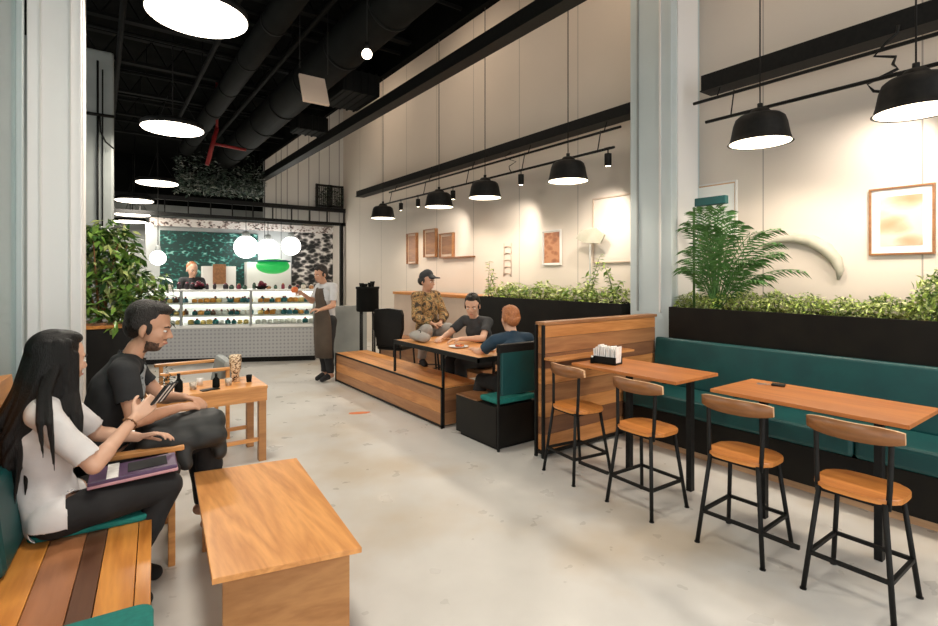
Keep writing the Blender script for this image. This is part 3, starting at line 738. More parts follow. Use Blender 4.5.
# black base and teal booth seat
t = thing('booth_seat', 'teal cushioned booth seat with upright teal backrest on a black box base', 'seat', (2.92, 3.63, 0))
b = MB(); b.box((.0, .01, .035), (.80, .66, .395), 'blackbox', .004); b.box((.03,.04,0), (.77,.62,.035), 'black'); b.build('base', t)
b = MB(); b.box((.0, .30, .396), (.80, .66, .408), 'walnut', .002); b.build('base_top', t)
b = MB(); b.box((.03, .02, .41), (.50, .30, .46), 'tealfab', .015); b.build('seat_cushion', t)
b = MB(); b.box((.03, -.03, .50), (.46, .01, .90), 'teal', .012); b.build('backrest', t)
b = MB(); b.box((.0, -.035, .89), (.49, .015, .97), 'black', .01); b.build('top_rail', t)
for x in (.0, .475):
    b = MB(); b.box((x, -.02, 0), (x+.018, .0, .92), 'black'); b.build('post', t)

# timber partition
t = thing('timber_partition', 'chest-high wooden plank partition dividing the booth from the bar tables', 'partition', (3.14, 3.26, 0))
PW = 1.62
b = MB(); z = .06; k = 0
hs = [.14,.15,.13,.16,.14,.13,.14,.11]
for h in hs:
    b.box((.012, .0, z), (PW, .09, z+h-.003), ['px1','px3','px1','px2','px1','px3','px2','px1'][k], .002); z += h; k += 1
b.build('plank_panel', t)
b = MB(); b.box((.0, -.012, z), (PW+.02, .10, z+.028), 'px2', .003); b.build('cap_rail', t)
b = MB(); b.box((-.012, -.012, 0), (.012, .012, z), 'black'); b.box((-.012,.078,0), (.012,.102,z), 'black'); b.box((0,-.01,.03), (PW,.09,.06), 'black'); b.build('metal_frame', t)
b = MB(); b.box((.0,-.15,.86), (PW-.55,-.002,.88), 'px1', .002); b.build('shelf', t)

# banquette
t = thing('banquette', 'long teal upholstered banquette along the black planter wall', 'banquette', (4.18, 1.4, 0))
ya, yb = -2.0, 1.84
b = MB(); b.box((.03, ya, .06), (.62, yb, .34), 'blackbox'); b.box((.06,ya,0), (.6,yb,.06), 'pale'); b.build('base', t)
def seatrun(x0_, x1_, z0_, z1_, segs, name, bev=.02):
    w_ = (yb-ya)/segs
    for k in range(segs):
        b = MB(); b.box((x0_, ya+k*w_+.002, z0_), (x1_, ya+(k+1)*w_-.002, z1_), 'teal', bev, None, 3); b.build(name, t)
seatrun(0, .50, .345, .50, 2, 'seat_cushion', .03)
mtb = Matrix.Translation((.50, 0, .50)) @ Matrix.Rotation(math.radians(6), 4, 'Y')
b = MB(); b.box((-.0, ya, -.02), (.10, yb, .46), 'teal', .025, mtb, 3); b.build('backrest', t)
# planters
def planter(y0_, y1_, label, z1=1.27):
    t = thing('planter_trough', label, 'planter', (4.82, (y0_+y1_)/2, 0)); h = (y1_-y0_)/2
    b = MB(); b.box((0,-h,0), (.02,h,z1), 'blackbox', .003); b.box((.43,-h,0), (.45,h,z1), 'blackbox'); b.box((.02,-h,0), (.43,-h+.02,z1), 'blackbox'); b.box((.02,h-.02,0), (.43,h,z1), 'blackbox'); b.build('trough', t)
    b = MB(); b.box((.02,-h+.02,z1-.1), (.43,h-.02,z1-.07), 'walnut'); b.build('soil', t)
planter(-.6, 3.14, 'long black planter trough behind the teal banquette')
planter(3.74, 6.45, 'black planter trough behind the seated group, left of the blue-grey column')
M['lf1'] = noisy('lf1', (.27,.38,.06), (.42,.52,.13), 9, .5); M['lf2'] = noisy('lf2', (.5,.56,.2), (.66,.7,.36), 9, .5); M['lf3'] = noisy('lf3', (.07,.13,.03), (.12,.2,.05), 9, .5)
def shrub(seed, hgt, n, size, mats, spread=(.2,.24)):
    b = MB()
    def f(q):
        a = q.uniform(0, 2*PI); r = math.sqrt(q.random()); zz = q.random()**.6
        return (spread[0]*r*math.cos(a), spread[1]*r*math.sin(a), hgt*zz*(1-.45*r*r))
    leaf_cloud(b, n, f, size, mats, seed, .6)
    fo_ = b.build('foliage'); 
    b = MB(); q = random.Random(seed)
    for k in range(7):
        a = q.uniform(0, 6.28); b.tube([(0,0,0), (.5*spread[0]*math.cos(a), .5*spread[1]*math.sin(a), hgt*.8)], [.005,.002], 'lf3', 5)
    st = b.build('stem')
    return fo_, st
def place_shrub(parts, at, rz, label, group, sc=1, first=False):
    t = thing('shrub', label, 'plant', at, rz, group)
    for p in parts:
        o = p.copy(); COL.objects.link(o); o.parent = t
    t.scale = (1, 1, sc)
    return t
protoA = [shrub(50+k, .26, 900, .045, ['lf1','lf2','lf3','lf1'], (.17,.17)) for k in range(3)]
protoB = [shrub(60+k, .30, 210, .08, ['lf1','lf1','leafA','lf2'], (.17,.2)) for k in range(3)]
q = random.Random(12)
for k in range(13):
    y = 3.0 - k*.27
    place_shrub(protoA[k % 3], (5.04+q.uniform(-.01,.01), y, 1.2), q.choice([0, PI]), 'low bushy light green shrub in the trough behind the teal banquette', 'shrubs in the near trough', q.uniform(.85, 1.1))
place_shrub(protoA[1], (5.05, 1.05, 1.2), 0, 'taller light green shrub rising under the framed picture', None, 1.75)
for k in range(10):
    y = 3.95 + k*.26
    place_shrub(protoB[k % 3], (5.04, y, 1.2), q.choice([0, PI]), 'leafy green shrub in the trough behind the seated group', 'shrubs in the far trough', q.uniform(.75, 1.05))
for ps in protoA+protoB:
    for p in ps: bpy.data.objects.remove(p)
# taller sprigs
def sprig(px, ytop, label, seed, X=5.02):
    y = X/ratio(px); top = onX(px, ytop, X).z; h = top-1.2; q = random.Random(seed)
    t = thing('tall_sprig', label, 'plant', (X, y, 1.2)); b = MB(); bl = MB()
    for k in range(3):
        a = q.uniform(0, 6.28); dx = .07*math.cos(a); dy = .16*math.sin(a); hh = h*(1-.2*k)
        pts = [(dx*s*s, dy*s*s, hh*s) for s in (0,.3,.6,.85,1)]; b.tube(pts, [.006,.005,.004,.003,.002], 'lf3', 5)
        for j in range(16):
            s = .3+.7*j/15; c = (dx*s*s, dy*s*s, hh*s); leaf_cloud(bl, 2, lambda q_: c, .08, ['leafA','lf1'], seed*31+j+k*7, .4)
    b.build('stem', t); bl.build('foliage', t)
sprig(488, 262, 'tall thin sprig at the left end of the far trough', 5)
sprig(590, 255, 'tall thin sprig in the far trough below the beige wall paddle', 6)
sprig(614, 262, 'short leaning sprig in the far trough against the blue-grey column', 7)
# palm
t = thing('potted_palm', 'feathery green palm fanning out beside the blue-grey column', 'plant', (4.98, 4.98/ratio(716), 1.2))
M['palm'] = noisy('palm', (.04,.13,.03), (.09,.21,.05), 12, .5)
q = random.Random(44); b = MB(); pi_ = b.mi('palm')
ctr = V((4.98, 4.98/ratio(716), 1.2))
tips = [(690,222,.0), (700,212,.1), (715,208,0), (728,212,.1), (745,225,-.1), (760,232,.0), (778,229,.05), (800,270,.0), (783,252,.1), (690,250,-.1), (686,270,-.1), (736,236,-.25), (722,230,-.3), (752,262,-.25), (706,246,-.3), (770,281,-.2), (766,262,.1), (708,225,-.15)]
tips += [(x+q.uniform(-9,9), y+q.uniform(-4,14), dx+q.uniform(-.12,.08)) for (x, y, dx) in tips[::2]]
for (px, py, dx) in tips:
    TX = 4.74 if px < 712 else 4.98
    tip = onX(px, py, TX) - ctr + V((-abs(dx)*.6, 0, 0)); mid = V((tip.x*.5, tip.y*.42, max(tip.z, .35)*.86+.12)); tip.z -= .0
    pts = []
    for s in range(13):
        s /= 12; pts.append((1-s)*(1-s)*V((0,0,0)) + 2*s*(1-s)*mid + s*s*tip)
    b.tube(pts, [.007*(1-.7*i/12) for i in range(13)], 'palm', 5)
    for i in range(3, 13):
        for sub in (0, .5):
            if i == 12 and sub: continue
            p0 = pts[i] if not sub else (pts[i]+pts[i+1])/2
            d = (pts[min(i+1,12)]-pts[i-1]).normalized(); sd = d.cross(V((.3,0,1))).normalized()
            if sd.length < .1: sd = V((0,1,0))
            for sg in (-1, 1):
                L_ = .15*(1-.4*abs(i/12-.55)) ; e = p0 + (sd*sg*.6 + d*.7 + V((q.gauss(0,.15), 0, -.45))).normalized()*L_
                w_ = d*.010; m_ = (p0+e)/2 + V((0,0,.012))
                vs = [b.bm.verts.new(x) for x in (p0-w_*.3, m_-w_, e, m_+w_)]
                f = b.bm.faces.new(vs); f.material_index = pi_
b.build('frond', t)
# teal box lamp on a green post
p = onX(710, 201, 5.15)
t = thing('teal_sign_post', 'teal rectangular board on a slim green post behind the palm', 'post', (4.88, 4.88/ratio(694), 1.18))
q1_ = onX(727, 195, 4.88)-V((4.88, 4.88/ratio(694), 1.18)); q0_ = onX(696, 207, 4.88)-V((4.88, 4.88/ratio(694), 1.18))
b = MB(); b.box((-.03, min(q1_.y,q0_.y), min(q0_.z,q1_.z)-.0), (.03, max(q1_.y,q0_.y), max(q0_.z,q1_.z)), 'teal', .006); b.build('board', t)
b = MB(); b.tube([(0,0,-.02), (0,0,q0_.z)], .012, 'leafB', 10); b.build('post', t)
# wainscot and seats at the far wall
t = thing('low_wall', 'low beige half wall with a wooden cap at the far end of the seating', 'wall', (4.82, 7.9, 0))
b = MB(); b.box((0,-1.43,0), (.1,1.4,1.22), 'beige'); b.build('panel', t); b = MB(); b.box((-.02,-1.43,1.22), (.5,1.42,1.27), 'plankD', .003); b.build('cap', t)
b = MB(); b.box((-.38,-1.43,.0), (-.03,1.3,.44), 'py2', .004); b.build('seat', t)
t = thing('serving_stand', 'tall dark round serving stand with cups on top behind the timber bench', 'stand', (3.72, 8.15, 0))
b = MB(); b.lathe([(0,.98), (.18,.98), (.19,1.0), (.19,1.36), (.2,1.37), (.2,1.40), (0,1.40)], 'duct', 28); b.build('drum', t)
for a in range(4): b = MB(); a = a*PI/2+.5; b.tube([(.15*math.cos(a), .15*math.sin(a), 0), (.15*math.cos(a), .15*math.sin(a), .98)], .016, 'black', 8); b.build('leg', t)
for k, (x, y, h) in enumerate(((-.1,-.05,.05), (.0,-.1,.07), (.09,0,.09), (.0,.08,.05), (-.08,.07,.06))):
    b = MB(); b.lathe([(0,0), (.03,0), (.042,h), (.036,h), (.026,.01), (0,.01)], 'duct', 14); tag(b.build('cup', None, (3.72+x, 8.15+y, 1.4005)), 'small dark cup on top of the round serving stand', 'cup', 'dark cups on the serving stand')
b = MB(); b.box((-.35,-.03,0), (.35,.03,1.05), 'grey', .006); tag(b.build('screen_panel', None, (3.62, 8.75, 0)), 'pale grey floor panel standing behind the barista and serving stand', 'panel')
def black_chair(at, rz, label):
    t = thing('black_chair', label, 'chair', at, rz)     # faces +x
    b = MB(); b.box((-.22,-.23,.42), (.24,.23,.50), 'blackbox', .03); b.build('seat', t)
    b = MB(); pts = []
    prof = [(-.22,.48),(-.20,.6),(-.27,.75),(-.27,.98),(-.24,1.06),(.0,1.08),(.24,1.06),(.27,.98),(.27,.75),(.20,.6),(.22,.48)]
    mt_ = Matrix.Translation((-.22,0,0)) @ Matrix(((0,0,1,0),(1,0,0,0),(0,1,0,0),(0,0,0,1)))
    vs = b.prism([(a_, c_) for a_, c_ in prof], -.035, .035, 'blackbox', .012); bmesh.ops.transform(b.bm, matrix=mt_, verts=b.bm.verts); b.build('backrest', t)
    for x in (-.18,.2):
        for y in (-.19,.19): b = MB(); b.tube([(x,y,.43), (x*1.15,y*1.1,0)], .014, 'black', 8); b.build('leg', t)
black_chair((3.86, 7.36, 0), .5, 'black chair with a waisted backrest beside the serving stand')

# bar tables
def bar_table(y0_, y1_, legs, label):
    yc = (y0_+y1_)/2; t = thing('bar_table', label, 'table', (3.56, yc, 0)); h = (y1_-y0_)/2
    b = MB(); pts = [(-.28,-h), (.28,-h), (.28,h), (-.28,h)]; b.prism(pts, .826, .85, 'table_wood', .003); b.build('tabletop', t)
    for y in legs: b = MB(); b.box((-.025,y-yc-.02,0), (.025,y-yc+.02,.826), 'black', .003); b.build('leg', t)
    b = MB(); b.box((-.22,-h+.12,.806), (.22,-h+.15,.826), 'black'); b.box((-.22,h-.15,.806), (.22,h-.12,.826), 'black'); b.box((-.0125,-h+.12,.806), (.0125,h-.12,.826), 'black'); b.build('under_frame', t)
    return t
bar_table(.80, 1.83, (1.0, 1.62), 'nearest wooden bar-height table, with the black keys lying on it')
bar_table(2.08, 3.06, (2.14, 2.68), 'wooden bar-height table beside the partition, with the white napkin holder')
# stools
def stool_proto(at, label):
    t = thing('bar_stool', label, 'stool', at)       # back towards -x
    b = MB(); pts = []; n = 40
    for k in range(n):
        a = 2*PI*k/n; ca, sa = math.cos(a), math.sin(a); e = .62
        pts.append((.015+.165*math.copysign(abs(ca)**e, ca), .185*math.copysign(abs(sa)**e, sa)))
    b.prism(pts, .525, .55, 'stool_wood', .006); b.build('seat', t)
    for sx in (-1, 1):
        for sy in (-1, 1):
            x1_, y1_ = (-.185 if sx < 0 else .20), .185*sy; x0_, y0_ = .125*sx, .135*sy
            b = MB(); b.tube([(x1_, y1_, 0), (x0_, y0_, .53)], .0125, 'black', 10); b.tube([(x1_, y1_, 0), (x1_, y1_, .006)], .016, 'black', 10); b.build('leg', t)
    for sy in (-1, 1):
        b = MB(); b.tube([(-.115, .145*sy, .50), (-.112, .15*sy, .60), (-.108, .155*sy, .80), (-.110, .155*sy, .87)], .012, 'black', 10); b.build('back_post', t)
    b = MB(); z = .19; f = 1-z/.53
    P = [(-.125-(.06)*f, -.135-.05*f), (.125+.075*f, -.135-.05*f), (.125+.075*f, .135+.05*f), (-.125-.06*f, .135+.05*f)]
    for i in range(4): b.bar((*P[i], z), (*P[(i+1)%4], z), .018, .018, 'black')
    b.build('foot_ring', t)
    b = MB(); b.box((-.125,-.135,.505), (.125,.135,.524), 'black'); b.build('seat_frame', t)
    # curved backrest
    b = MB(); n = 18; ro = []
    for k in range(n+1):
        s = -1+2*k/n; y = .203*s; x = -.150+.060*s*s; zz = .80+.016*s**4; hh = .088-.034*abs(s)**4; ro.append((x, y, zz, hh))
    g = []
    for (x, y, zz, hh) in ro:
        g.append([b.bm.verts.new(p) for p in ((x-.009,y,zz), (x+.009,y,zz), (x+.004,y,zz+hh), (x-.014,y,zz+hh))])
    mi_ = b.mi('stool_back'); mo_ = b.mi('pale')
    for a_, c_ in zip(g, g[1:]):
        for k in range(4):
            f = b.bm.faces.new((a_[k], a_[(k+1)%4], c_[(k+1)%4], c_[k])); f.material_index = mo_ if k == 2 else mi_; f.smooth = k != 2
    for e_ in (g[0], g[-1]): f = b.bm.faces.new(e_); f.material_index = mo_
    b.build('backrest', t)
    return t
st0 = stool_proto((3.10, .95, 0), 'nearest wooden bar stool with black legs, at the right edge')
dup(st0, (3.10, 1.525, 0), .03, 'second bar stool from the right, below the black keys')
dup(st0, (3.09, 2.19, 0), -.03, 'bar stool third from the right, beside the partition table')
dup(st0, (3.12, 2.86, 0), -.12, 'bar stool farthest away, close to the end of the timber partition')
for (ya_, yb_, lb) in ((1.16, 1.34, 'short black foot rail linking the two nearest bar stools'), (2.39, 2.66, 'short black foot rail linking the two stools by the partition')):
    b = MB(); b.box((2.925-.0, ya_, .18), (2.945, yb_, .20), 'black'); tag(b.build('foot_rail'), lb, 'rail')
# napkin holder and keys
p = V((3.50, 2.86, .8505))
t = thing('napkin_holder', 'metal holder stuffed with white paper napkins on the bar table by the partition', 'napkin holder', tuple(p), .2)
b = MB(); b.box((-.05,-.09,0), (.05,.09,.012), 'black', .003); b.box((-.05,-.09,.0), (-.045,.09,.05), 'black'); b.box((.045,-.09,0), (.05,.09,.05), 'black'); b.build('tray', t)
M['paper'] = noisy('paper', (.85,.84,.82), (.7,.69,.67), 30, .8, bump=.3)
q = random.Random(2)
for k in range(11):
    y = -.08+k*.016; b = MB(); b.box((-.04,y-.006,.013), (.04,y+.005,.10+q.uniform(0,.025)), 'paper', .003, Matrix.Rotation(q.uniform(-.05,.05), 4, 'X')); b.build('napkin', t)
t.scale = (1.2,1.2,1.25)
t = thing('shaker_set', 'tiny dark pepper shaker at the left of the white napkin holder', 'shaker', (3.40, 2.94, .8505))
b = MB(); b.lathe([(0,0), (.016,0), (.014,.04), (.01,.055), (0,.058)], 'duct', 14); b.build('body', t); b = MB(); b.lathe([(.011,.05), (.011,.062), (0,.066)], 'steel', 14); b.build('cap', t)
p = onX(775, 382, 3.6)
t = thing('key_bunch', 'small black wallet and keys lying on the nearest bar table', 'keys', (3.72, 1.62, .8505), .3)
b = MB(); b.box((-.03,-.06,0), (.03,.02,.014), 'blackbox', .004); b.build('wallet', t)
b = MB(); b.tube([(.0+.02*math.cos(a*.5), .05+.02*math.sin(a*.5), .003) for a in range(13)], .0018, 'steel', 6, False); b.build('ring', t)
for a in (-.4, .1, .6): b = MB(); b.box((-.004,0,.001), (.004,.05,.004), 'steel', 0, Matrix.Translation((0,.06,0)) @ Matrix.Rotation(a, 4, 'Z')); b.build('key', t)

# art on the wall
def frame_art(px0, py0, px1, py1, label, fm, mount, art, inset=.16, d=.03, name='framed_picture'):
    a = onX(px0, py0, WX-.0); c = onX(px1, py1, WX-.0); yc = (a.y+c.y)/2; zc = (a.z+onX(px1, py1, WX).z)/2
    w_ = abs(a.y-c.y)/2; h_ = abs(a.z-c.z)/2; t = thing(name, label, 'picture', (WX-.002, yc, zc))
    fw = .016
    b = MB()
    for lo, hi in (((-d,-w_,-h_), (0,w_,-h_+fw)), ((-d,-w_,h_-fw), (0,w_,h_)), ((-d,-w_,-h_+fw), (0,-w_+fw,h_-fw)), ((-d,w_-fw,-h_+fw), (0,w_,h_-fw))): b.box(lo, hi, fm)
    b.build('frame', t)
    b = MB(); b.box((-d*.5,-w_+fw,-h_+fw), (-d*.3,w_-fw,h_-fw), mount); b.build('mount', t)
    k = inset*min(w_, h_)*2; b = MB(); b.box((-d*.6,-w_+fw+k,-h_+fw+k), (-d*.5,w_-fw-k,h_-fw-k), art); b.build('print', t)
mural('art_tan', ((.42,.24,.13), (.52,.36,.25), (.66,.55,.46)), 3.5, .72); M['wallplain'] = noisy('wall_plain', (.66,.60,.53), (.68,.62,.55), 2, .6)
mural('art_rust', ((.30,.12,.06), (.42,.17,.08), (.52,.25,.13)), 9, .72)
frame_art(870, 190, 936, 254, 'brown framed tan print with a wide white mount above the hedge', 'walnut', 'white', 'art_tan', .14)
frame_art(543.5, 231, 562, 265, 'small rust coloured picture in a white frame on the far wall', 'white', 'white', 'art_rust', .05)
frame_art(697, 186, 738, 240, 'white framed panel on the wall behind the palm', 'white', 'pale', 'casewhite', .03)
frame_art(594, 199, 640, 262, 'large white panel with a pink top edge beside the blue-grey column', 'beige', 'wallplain', 'wallplain', .04)
for (x0_, y0_, x1_, y1_, lb) in ((409, 234, 418.5, 264, 'narrow brown relief carving, left of the three on the far wall'), (426, 230, 438, 257, 'brown relief carving, middle of the three on the far wall'), (442, 234, 455, 257, 'squat brown relief carving, right of the three on the far wall')):
    frame_art(x0_, y0_, x1_, y1_, lb, 'walnut', 'beige', 'walnut', .1, .07, 'wall_carving')
a_ = onX(440, 258, WX-.05); c_ = onX(473, 257, WX-.05)
b = MB(); b.box((WX-.07, min(a_.y,c_.y), a_.z-.012), (WX, max(a_.y,c_.y), a_.z+.012), 'walnut'); tag(b.build('wall_shelf'), 'thin brown wall shelf under the squat relief carving', 'shelf')
p = onX(590, 236, WX-.15)
t = thing('wall_paddle', 'beige hexagonal paddle sign on a thin stalk over the far trough', 'sign', tuple(p))
b = MB(); b.prism([(-.24,-.02), (-.15,.09), (.12,.10), (.25,.0), (.18,-.11), (-.09,-.09)], -.012, .012, 'sage', .003)
bmesh.ops.transform(b.bm, matrix=Matrix(((0,0,1,0),(-1,0,0,0),(0,1,0,0),(0,0,0,1))), verts=b.bm.verts); b.build('board', t)
b = MB(); b.tube([(0,0,-.05), (.0,.0,-.6), (-.15,0,1.22-p.z)], .008, 'grey', 8); b.build('stalk', t)
# grey curled wall ornament near the palm
pts = []
for s in range(22):
    a = math.radians(150 - s*9); pts.append((WX-.03, 0, 0)); 
b = MB(); gp = []
for (px, py) in ((763,246), (778,240), (795,238), (812,241), (826,249), (836,260), (840,271), (838,280)): gp.append(onX(px, py, WX-.03))
b.tube(gp, [.01,.03,.048,.058,.06,.05,.032,.01], 'sage', 10); tag(b.build('wall_ornament'), 'pale sage curved leaf ornament on the wall right of the palm', 'ornament')
p = onX(507, 262, WX-.02)
b = MB(); z = 0
for k in range(5): b.tube([(0,-.09,z), (.0,.0,z+.02), (0,.09,z)], .008, 'beige', 6); z += .11
b.tube([(0,-.09,-.04), (0,-.09,z-.04)], .006, 'beige', 6); b.tube([(0,.09,-.04), (0,.09,z-.04)], .006, 'beige', 6)
tag(b.build('wall_trellis', None, (WX-.01, p.y, p.z-.2)), 'small pale wire trellis on the wall left of the rust coloured picture', 'ornament')
# orange mark on the floor
M['orange'] = noisy('orange_mark', (.8,.25,.08), (.7,.2,.06), 12, .6)
a_ = onX(359, 413, 2.2)
tt = 514*1.6/(413-275); uu = (359-469)/514; X_, Y_ = tt*(S_+uu*C_), tt*(C_-uu*S_)
b = MB(); b.prism([(.0+.13*math.cos(k*.6)*(1+.2*math.sin(k*2.1)), .05*math.sin(k*.6)) for k in range(10)], 0, .002, 'orange'); tag(b.build('floor_sticker', None, (X_, Y_, .0003), -.4), 'small orange sticker on the floor in front of the timber bench', 'sticker')
b = MB(); b.box((-.2,-.1,0), (.2,.1,.06), 'grey', .02); tag(b.build('rubber_mat_roll'), 'x', 'x') if False else b.bm.free()
# ------------------------------------------------------------------ people
M['skin_light'] = noisy('skin_light', (.62,.36,.24), (.68,.42,.30), 9, .5)
M['skin_tan'] = noisy('skin_tan', (.50,.26,.16), (.57,.32,.21), 9, .5)
M['hair'] = noisy('hair', (.003,.0025,.0025), (.007,.0055,.005), 60, .42, bump=.6, spec=.3, stretch=(6,6,.6))
M['hair_brown'] = noisy('hair_brown', (.006,.0045,.004), (.016,.011,.008), 60, .5, bump=.8, stretch=(3,3,1.5))
M['hair_red'] = noisy('hair_red', (.30,.10,.03), (.45,.17,.06), 60, .5, bump=.6)
M['eyew'] = mat('eye_white', (.8,.78,.75), .3); M['iris'] = mat('iris', (.03,.015,.01), .2); M['lip'] = noisy('lips', (.42,.15,.12), (.48,.18,.14), 10, .4)
def cloth(n, c1, c2, sc=5, bump=.5, rough=.85): return noisy(n, c1, c2, sc, rough, bump=bump)
M['white_knit'] = cloth('white_knit', (.70,.68,.67), (.62,.60,.60), 9)
M['black_tee'] = cloth('black_tee', (.012,.013,.015), (.022,.024,.026), 7)
M['black_trouser'] = cloth('black_trouser', (.008,.008,.009), (.016,.016,.017), 5)
M['grey_bag'] = cloth('grey_bag', (.012,.013,.013), (.028,.03,.029), 4, .6, .6)
M['camo'] = mat('camo', (.3,.2,.1), .85)
mm = M['camo']; tc = nn(mm, 'ShaderNodeTexCoord'); no = nn(mm, 'ShaderNodeTexNoise'); no.inputs['Scale'].default_value = 17; no.inputs['Detail'].default_value = 4; ln(mm, tc.outputs['Object'], no.inputs['Vector'])
r = ramp(mm, no.outputs['Fac'], [(.0,(.05,.035,.02)), (.42,(.20,.11,.045)), (.5,(.42,.24,.09)), (.58,(.13,.11,.05)), (.66,(.55,.38,.2))], 'CONSTANT'); ln(mm, r.outputs[0], bsdf(mm).inputs['Base Color'])
M['lightgrey_trouser'] = cloth('lightgrey_trouser', (.36,.34,.31), (.28,.26,.24), 5)
M['charcoal_tee'] = cloth('charcoal_tee', (.025,.027,.03), (.05,.052,.055), 9)
M['navy_tee'] = cloth('navy_tee', (.010,.035,.065), (.02,.05,.085), 6)
M['grey_shirt'] = cloth('grey_shirt', (.52,.52,.53), (.44,.44,.45), 6)
M['apron'] = cloth('apron', (.085,.06,.04), (.06,.042,.03), 5)
M['print'] = None; del M['print']
mural('tee_print', ((.02,.025,.03), (.10,.13,.15), (.35,.40,.43)), 30, .66)

def tcap(b, p1, p2, r1, r2, lat=None, w1=1, w2=1, n=16, m='skin_tan', seg=5):
    """closed tapered capsule, widened along lat"""
    p1, p2 = V(p1), V(p2); d = p2-p1; L = d.length; z = d.normalized() if L > 1e-6 else V((0,0,1))
    l = V(lat) if lat is not None else (V((0,0,1)) if abs(z.z) < .9 else V((1,0,0)))
    x = (l - z*l.dot(z)).normalized(); y = z.cross(x)
    rings = []
    for i in range(1, seg+1):
        a = PI/2*i/seg; rings.append((-r1*math.cos(a), r1*math.sin(a), w1))
    for k in range(1, 4): f = k/4; rings.append((L*f, r1+(r2-r1)*f, w1+(w2-w1)*f))
    for i in range(0, seg):
        a = PI/2*i/seg; rings.append((L+r2*math.sin(a), r2*math.cos(a), w2))
    vs = []
    for (h, r_, w_) in rings: vs.append([b.bm.verts.new(p1+z*h+x*(r_*w_*math.cos(t))+y*(r_*math.sin(t))) for t in [2*PI*k/n for k in range(n)]])
    s = b.bm.verts.new(p1-z*r1); e = b.bm.verts.new(p1+z*(L+r2))
    for A, B in zip(vs, vs[1:]):
        for k in range(n): b.bm.faces.new((A[k], A[(k+1)%n], B[(k+1)%n], B[k]))
    for k in range(n): b.bm.faces.new((s, vs[0][(k+1)%n], vs[0][k])); b.bm.faces.new((e, vs[-1][k], vs[-1][(k+1)%n]))
def remesh(b, vox, smooth=2):
    bmesh.ops.recalc_face_normals(b.bm, faces=b.bm.faces)
    me = bpy.data.meshes.new('tmp'); b.bm.to_mesh(me); b.bm.free()
    o = bpy.data.objects.new('tmp', me); COL.objects.link(o)
    md = o.modifiers.new('r', 'REMESH'); md.mode = 'VOXEL'; md.voxel_size = vox; md.use_smooth_shade = True
    if smooth: sm = o.modifiers.new('s', 'SMOOTH'); sm.factor = .5; sm.iterations = smooth
    dg = bpy.context.evaluated_depsgraph_get(); dg.update()
    out = bpy.data.meshes.new_from_object(o.evaluated_get(dg)); bpy.data.objects.remove(o); bpy.data.meshes.remove(me)
    return out
def mobj(name, me, m, parent, extra=()):
    me.materials.clear(); me.materials.append(M[m] if isinstance(m, str) else m)
    for e in extra: me.materials.append(M[e])
    for p in me.polygons: p.use_smooth = True
    me.name = name; o = bpy.data.objects.new(name, me); COL.objects.link(o); o.parent = parent; return o
def headmat(c, fwd, tilt_side=0, s=1):
    f = V(fwd).normalized(); u = V((0,0,1)); u = (u - f*u.dot(f)).normalized(); l = u.cross(f)
    return Matrix.Translation(V(c)) @ Matrix((f, l, u)).transposed().to_4x4() @ Matrix.Rotation(tilt_side, 4, 'X') @ Matrix.Scale(s, 4)
def add_head(b, mt):
    T = lambda *p: mt @ V(p)
    s = mt.to_scale()[0]; R3 = mt.to_3x3().normalized()
    def E(c, r): 
        m4 = mt @ Matrix.Translation(V(c)) @ Matrix.Diagonal((*r, 1)); bmesh.ops.create_uvsphere(b.bm, u_segments=20, v_segments=14, radius=1, matrix=m4)
    E((-.012,0,.035), (.098,.076,.088)); E((.028,0,-.015), (.066,.062,.085)); E((.035,0,-.07), (.050,.047,.042)); E((.055,0,-.088), (.026,.026,.02))
    E((.066,0,.028), (.026,.052,.014))                       # brow
    E((.052,.036,-.022), (.03,.022,.022)); E((.052,-.036,-.022), (.03,.022,.022))   # cheeks
    tcap(b, T(.086,0,.014), T(.108,0,-.021), .0075*s, .0100*s, None, n=10); E((.097,.010,-.026), (.011,.007,.007)); E((.097,-.010,-.026), (.011,.007,.007))
    E((.083,0,-.052), (.016,.024,.008)); E((.081,0,-.063), (.015,.021,.0085))       # lips
    for sy in (-1, 1): E((-.008, .079*sy, -.008), (.017,.009,.032)); E((-.002, .079*sy, -.034), (.009,.007,.011))
def face_parts(t, mt, brow='hair', lips='lip'):
    for sy in (-1, 1):
        b = MB(); m4 = mt @ Matrix.Translation((.0785,.031*sy,.004)) @ Matrix.Diagonal((.009,.014,.0058,1)); bmesh.ops.create_uvsphere(b.bm, u_segments=14, v_segments=10, radius=1, matrix=m4); b.mi('eyew')
        v = bmesh.ops.create_uvsphere(b.bm, u_segments=12, v_segments=8, radius=1, matrix=mt @ Matrix.Translation((.0862,.031*sy,.0035)) @ Matrix.Diagonal((.003,.0055,.0052,1)))['verts']; b._fin(v, 'iris', True); b.build('eye', t)
        b = MB(); b.tube([mt @ V((.090,.013*sy,.022)), mt @ V((.088,.032*sy,.028)), mt @ V((.074,.05*sy,.022))], [.0035,.0045,.002], brow, 6); b.build('eyebrow', t)
    b = MB(); b.tube([mt @ V((.089,-.021,-.058)), mt @ V((.0985,-.008,-.0565)), mt @ V((.0985,.008,-.0565)), mt @ V((.089,.021,-.058))], [.002,.0042,.0042,.002], lips, 8); b.build('lips', t)
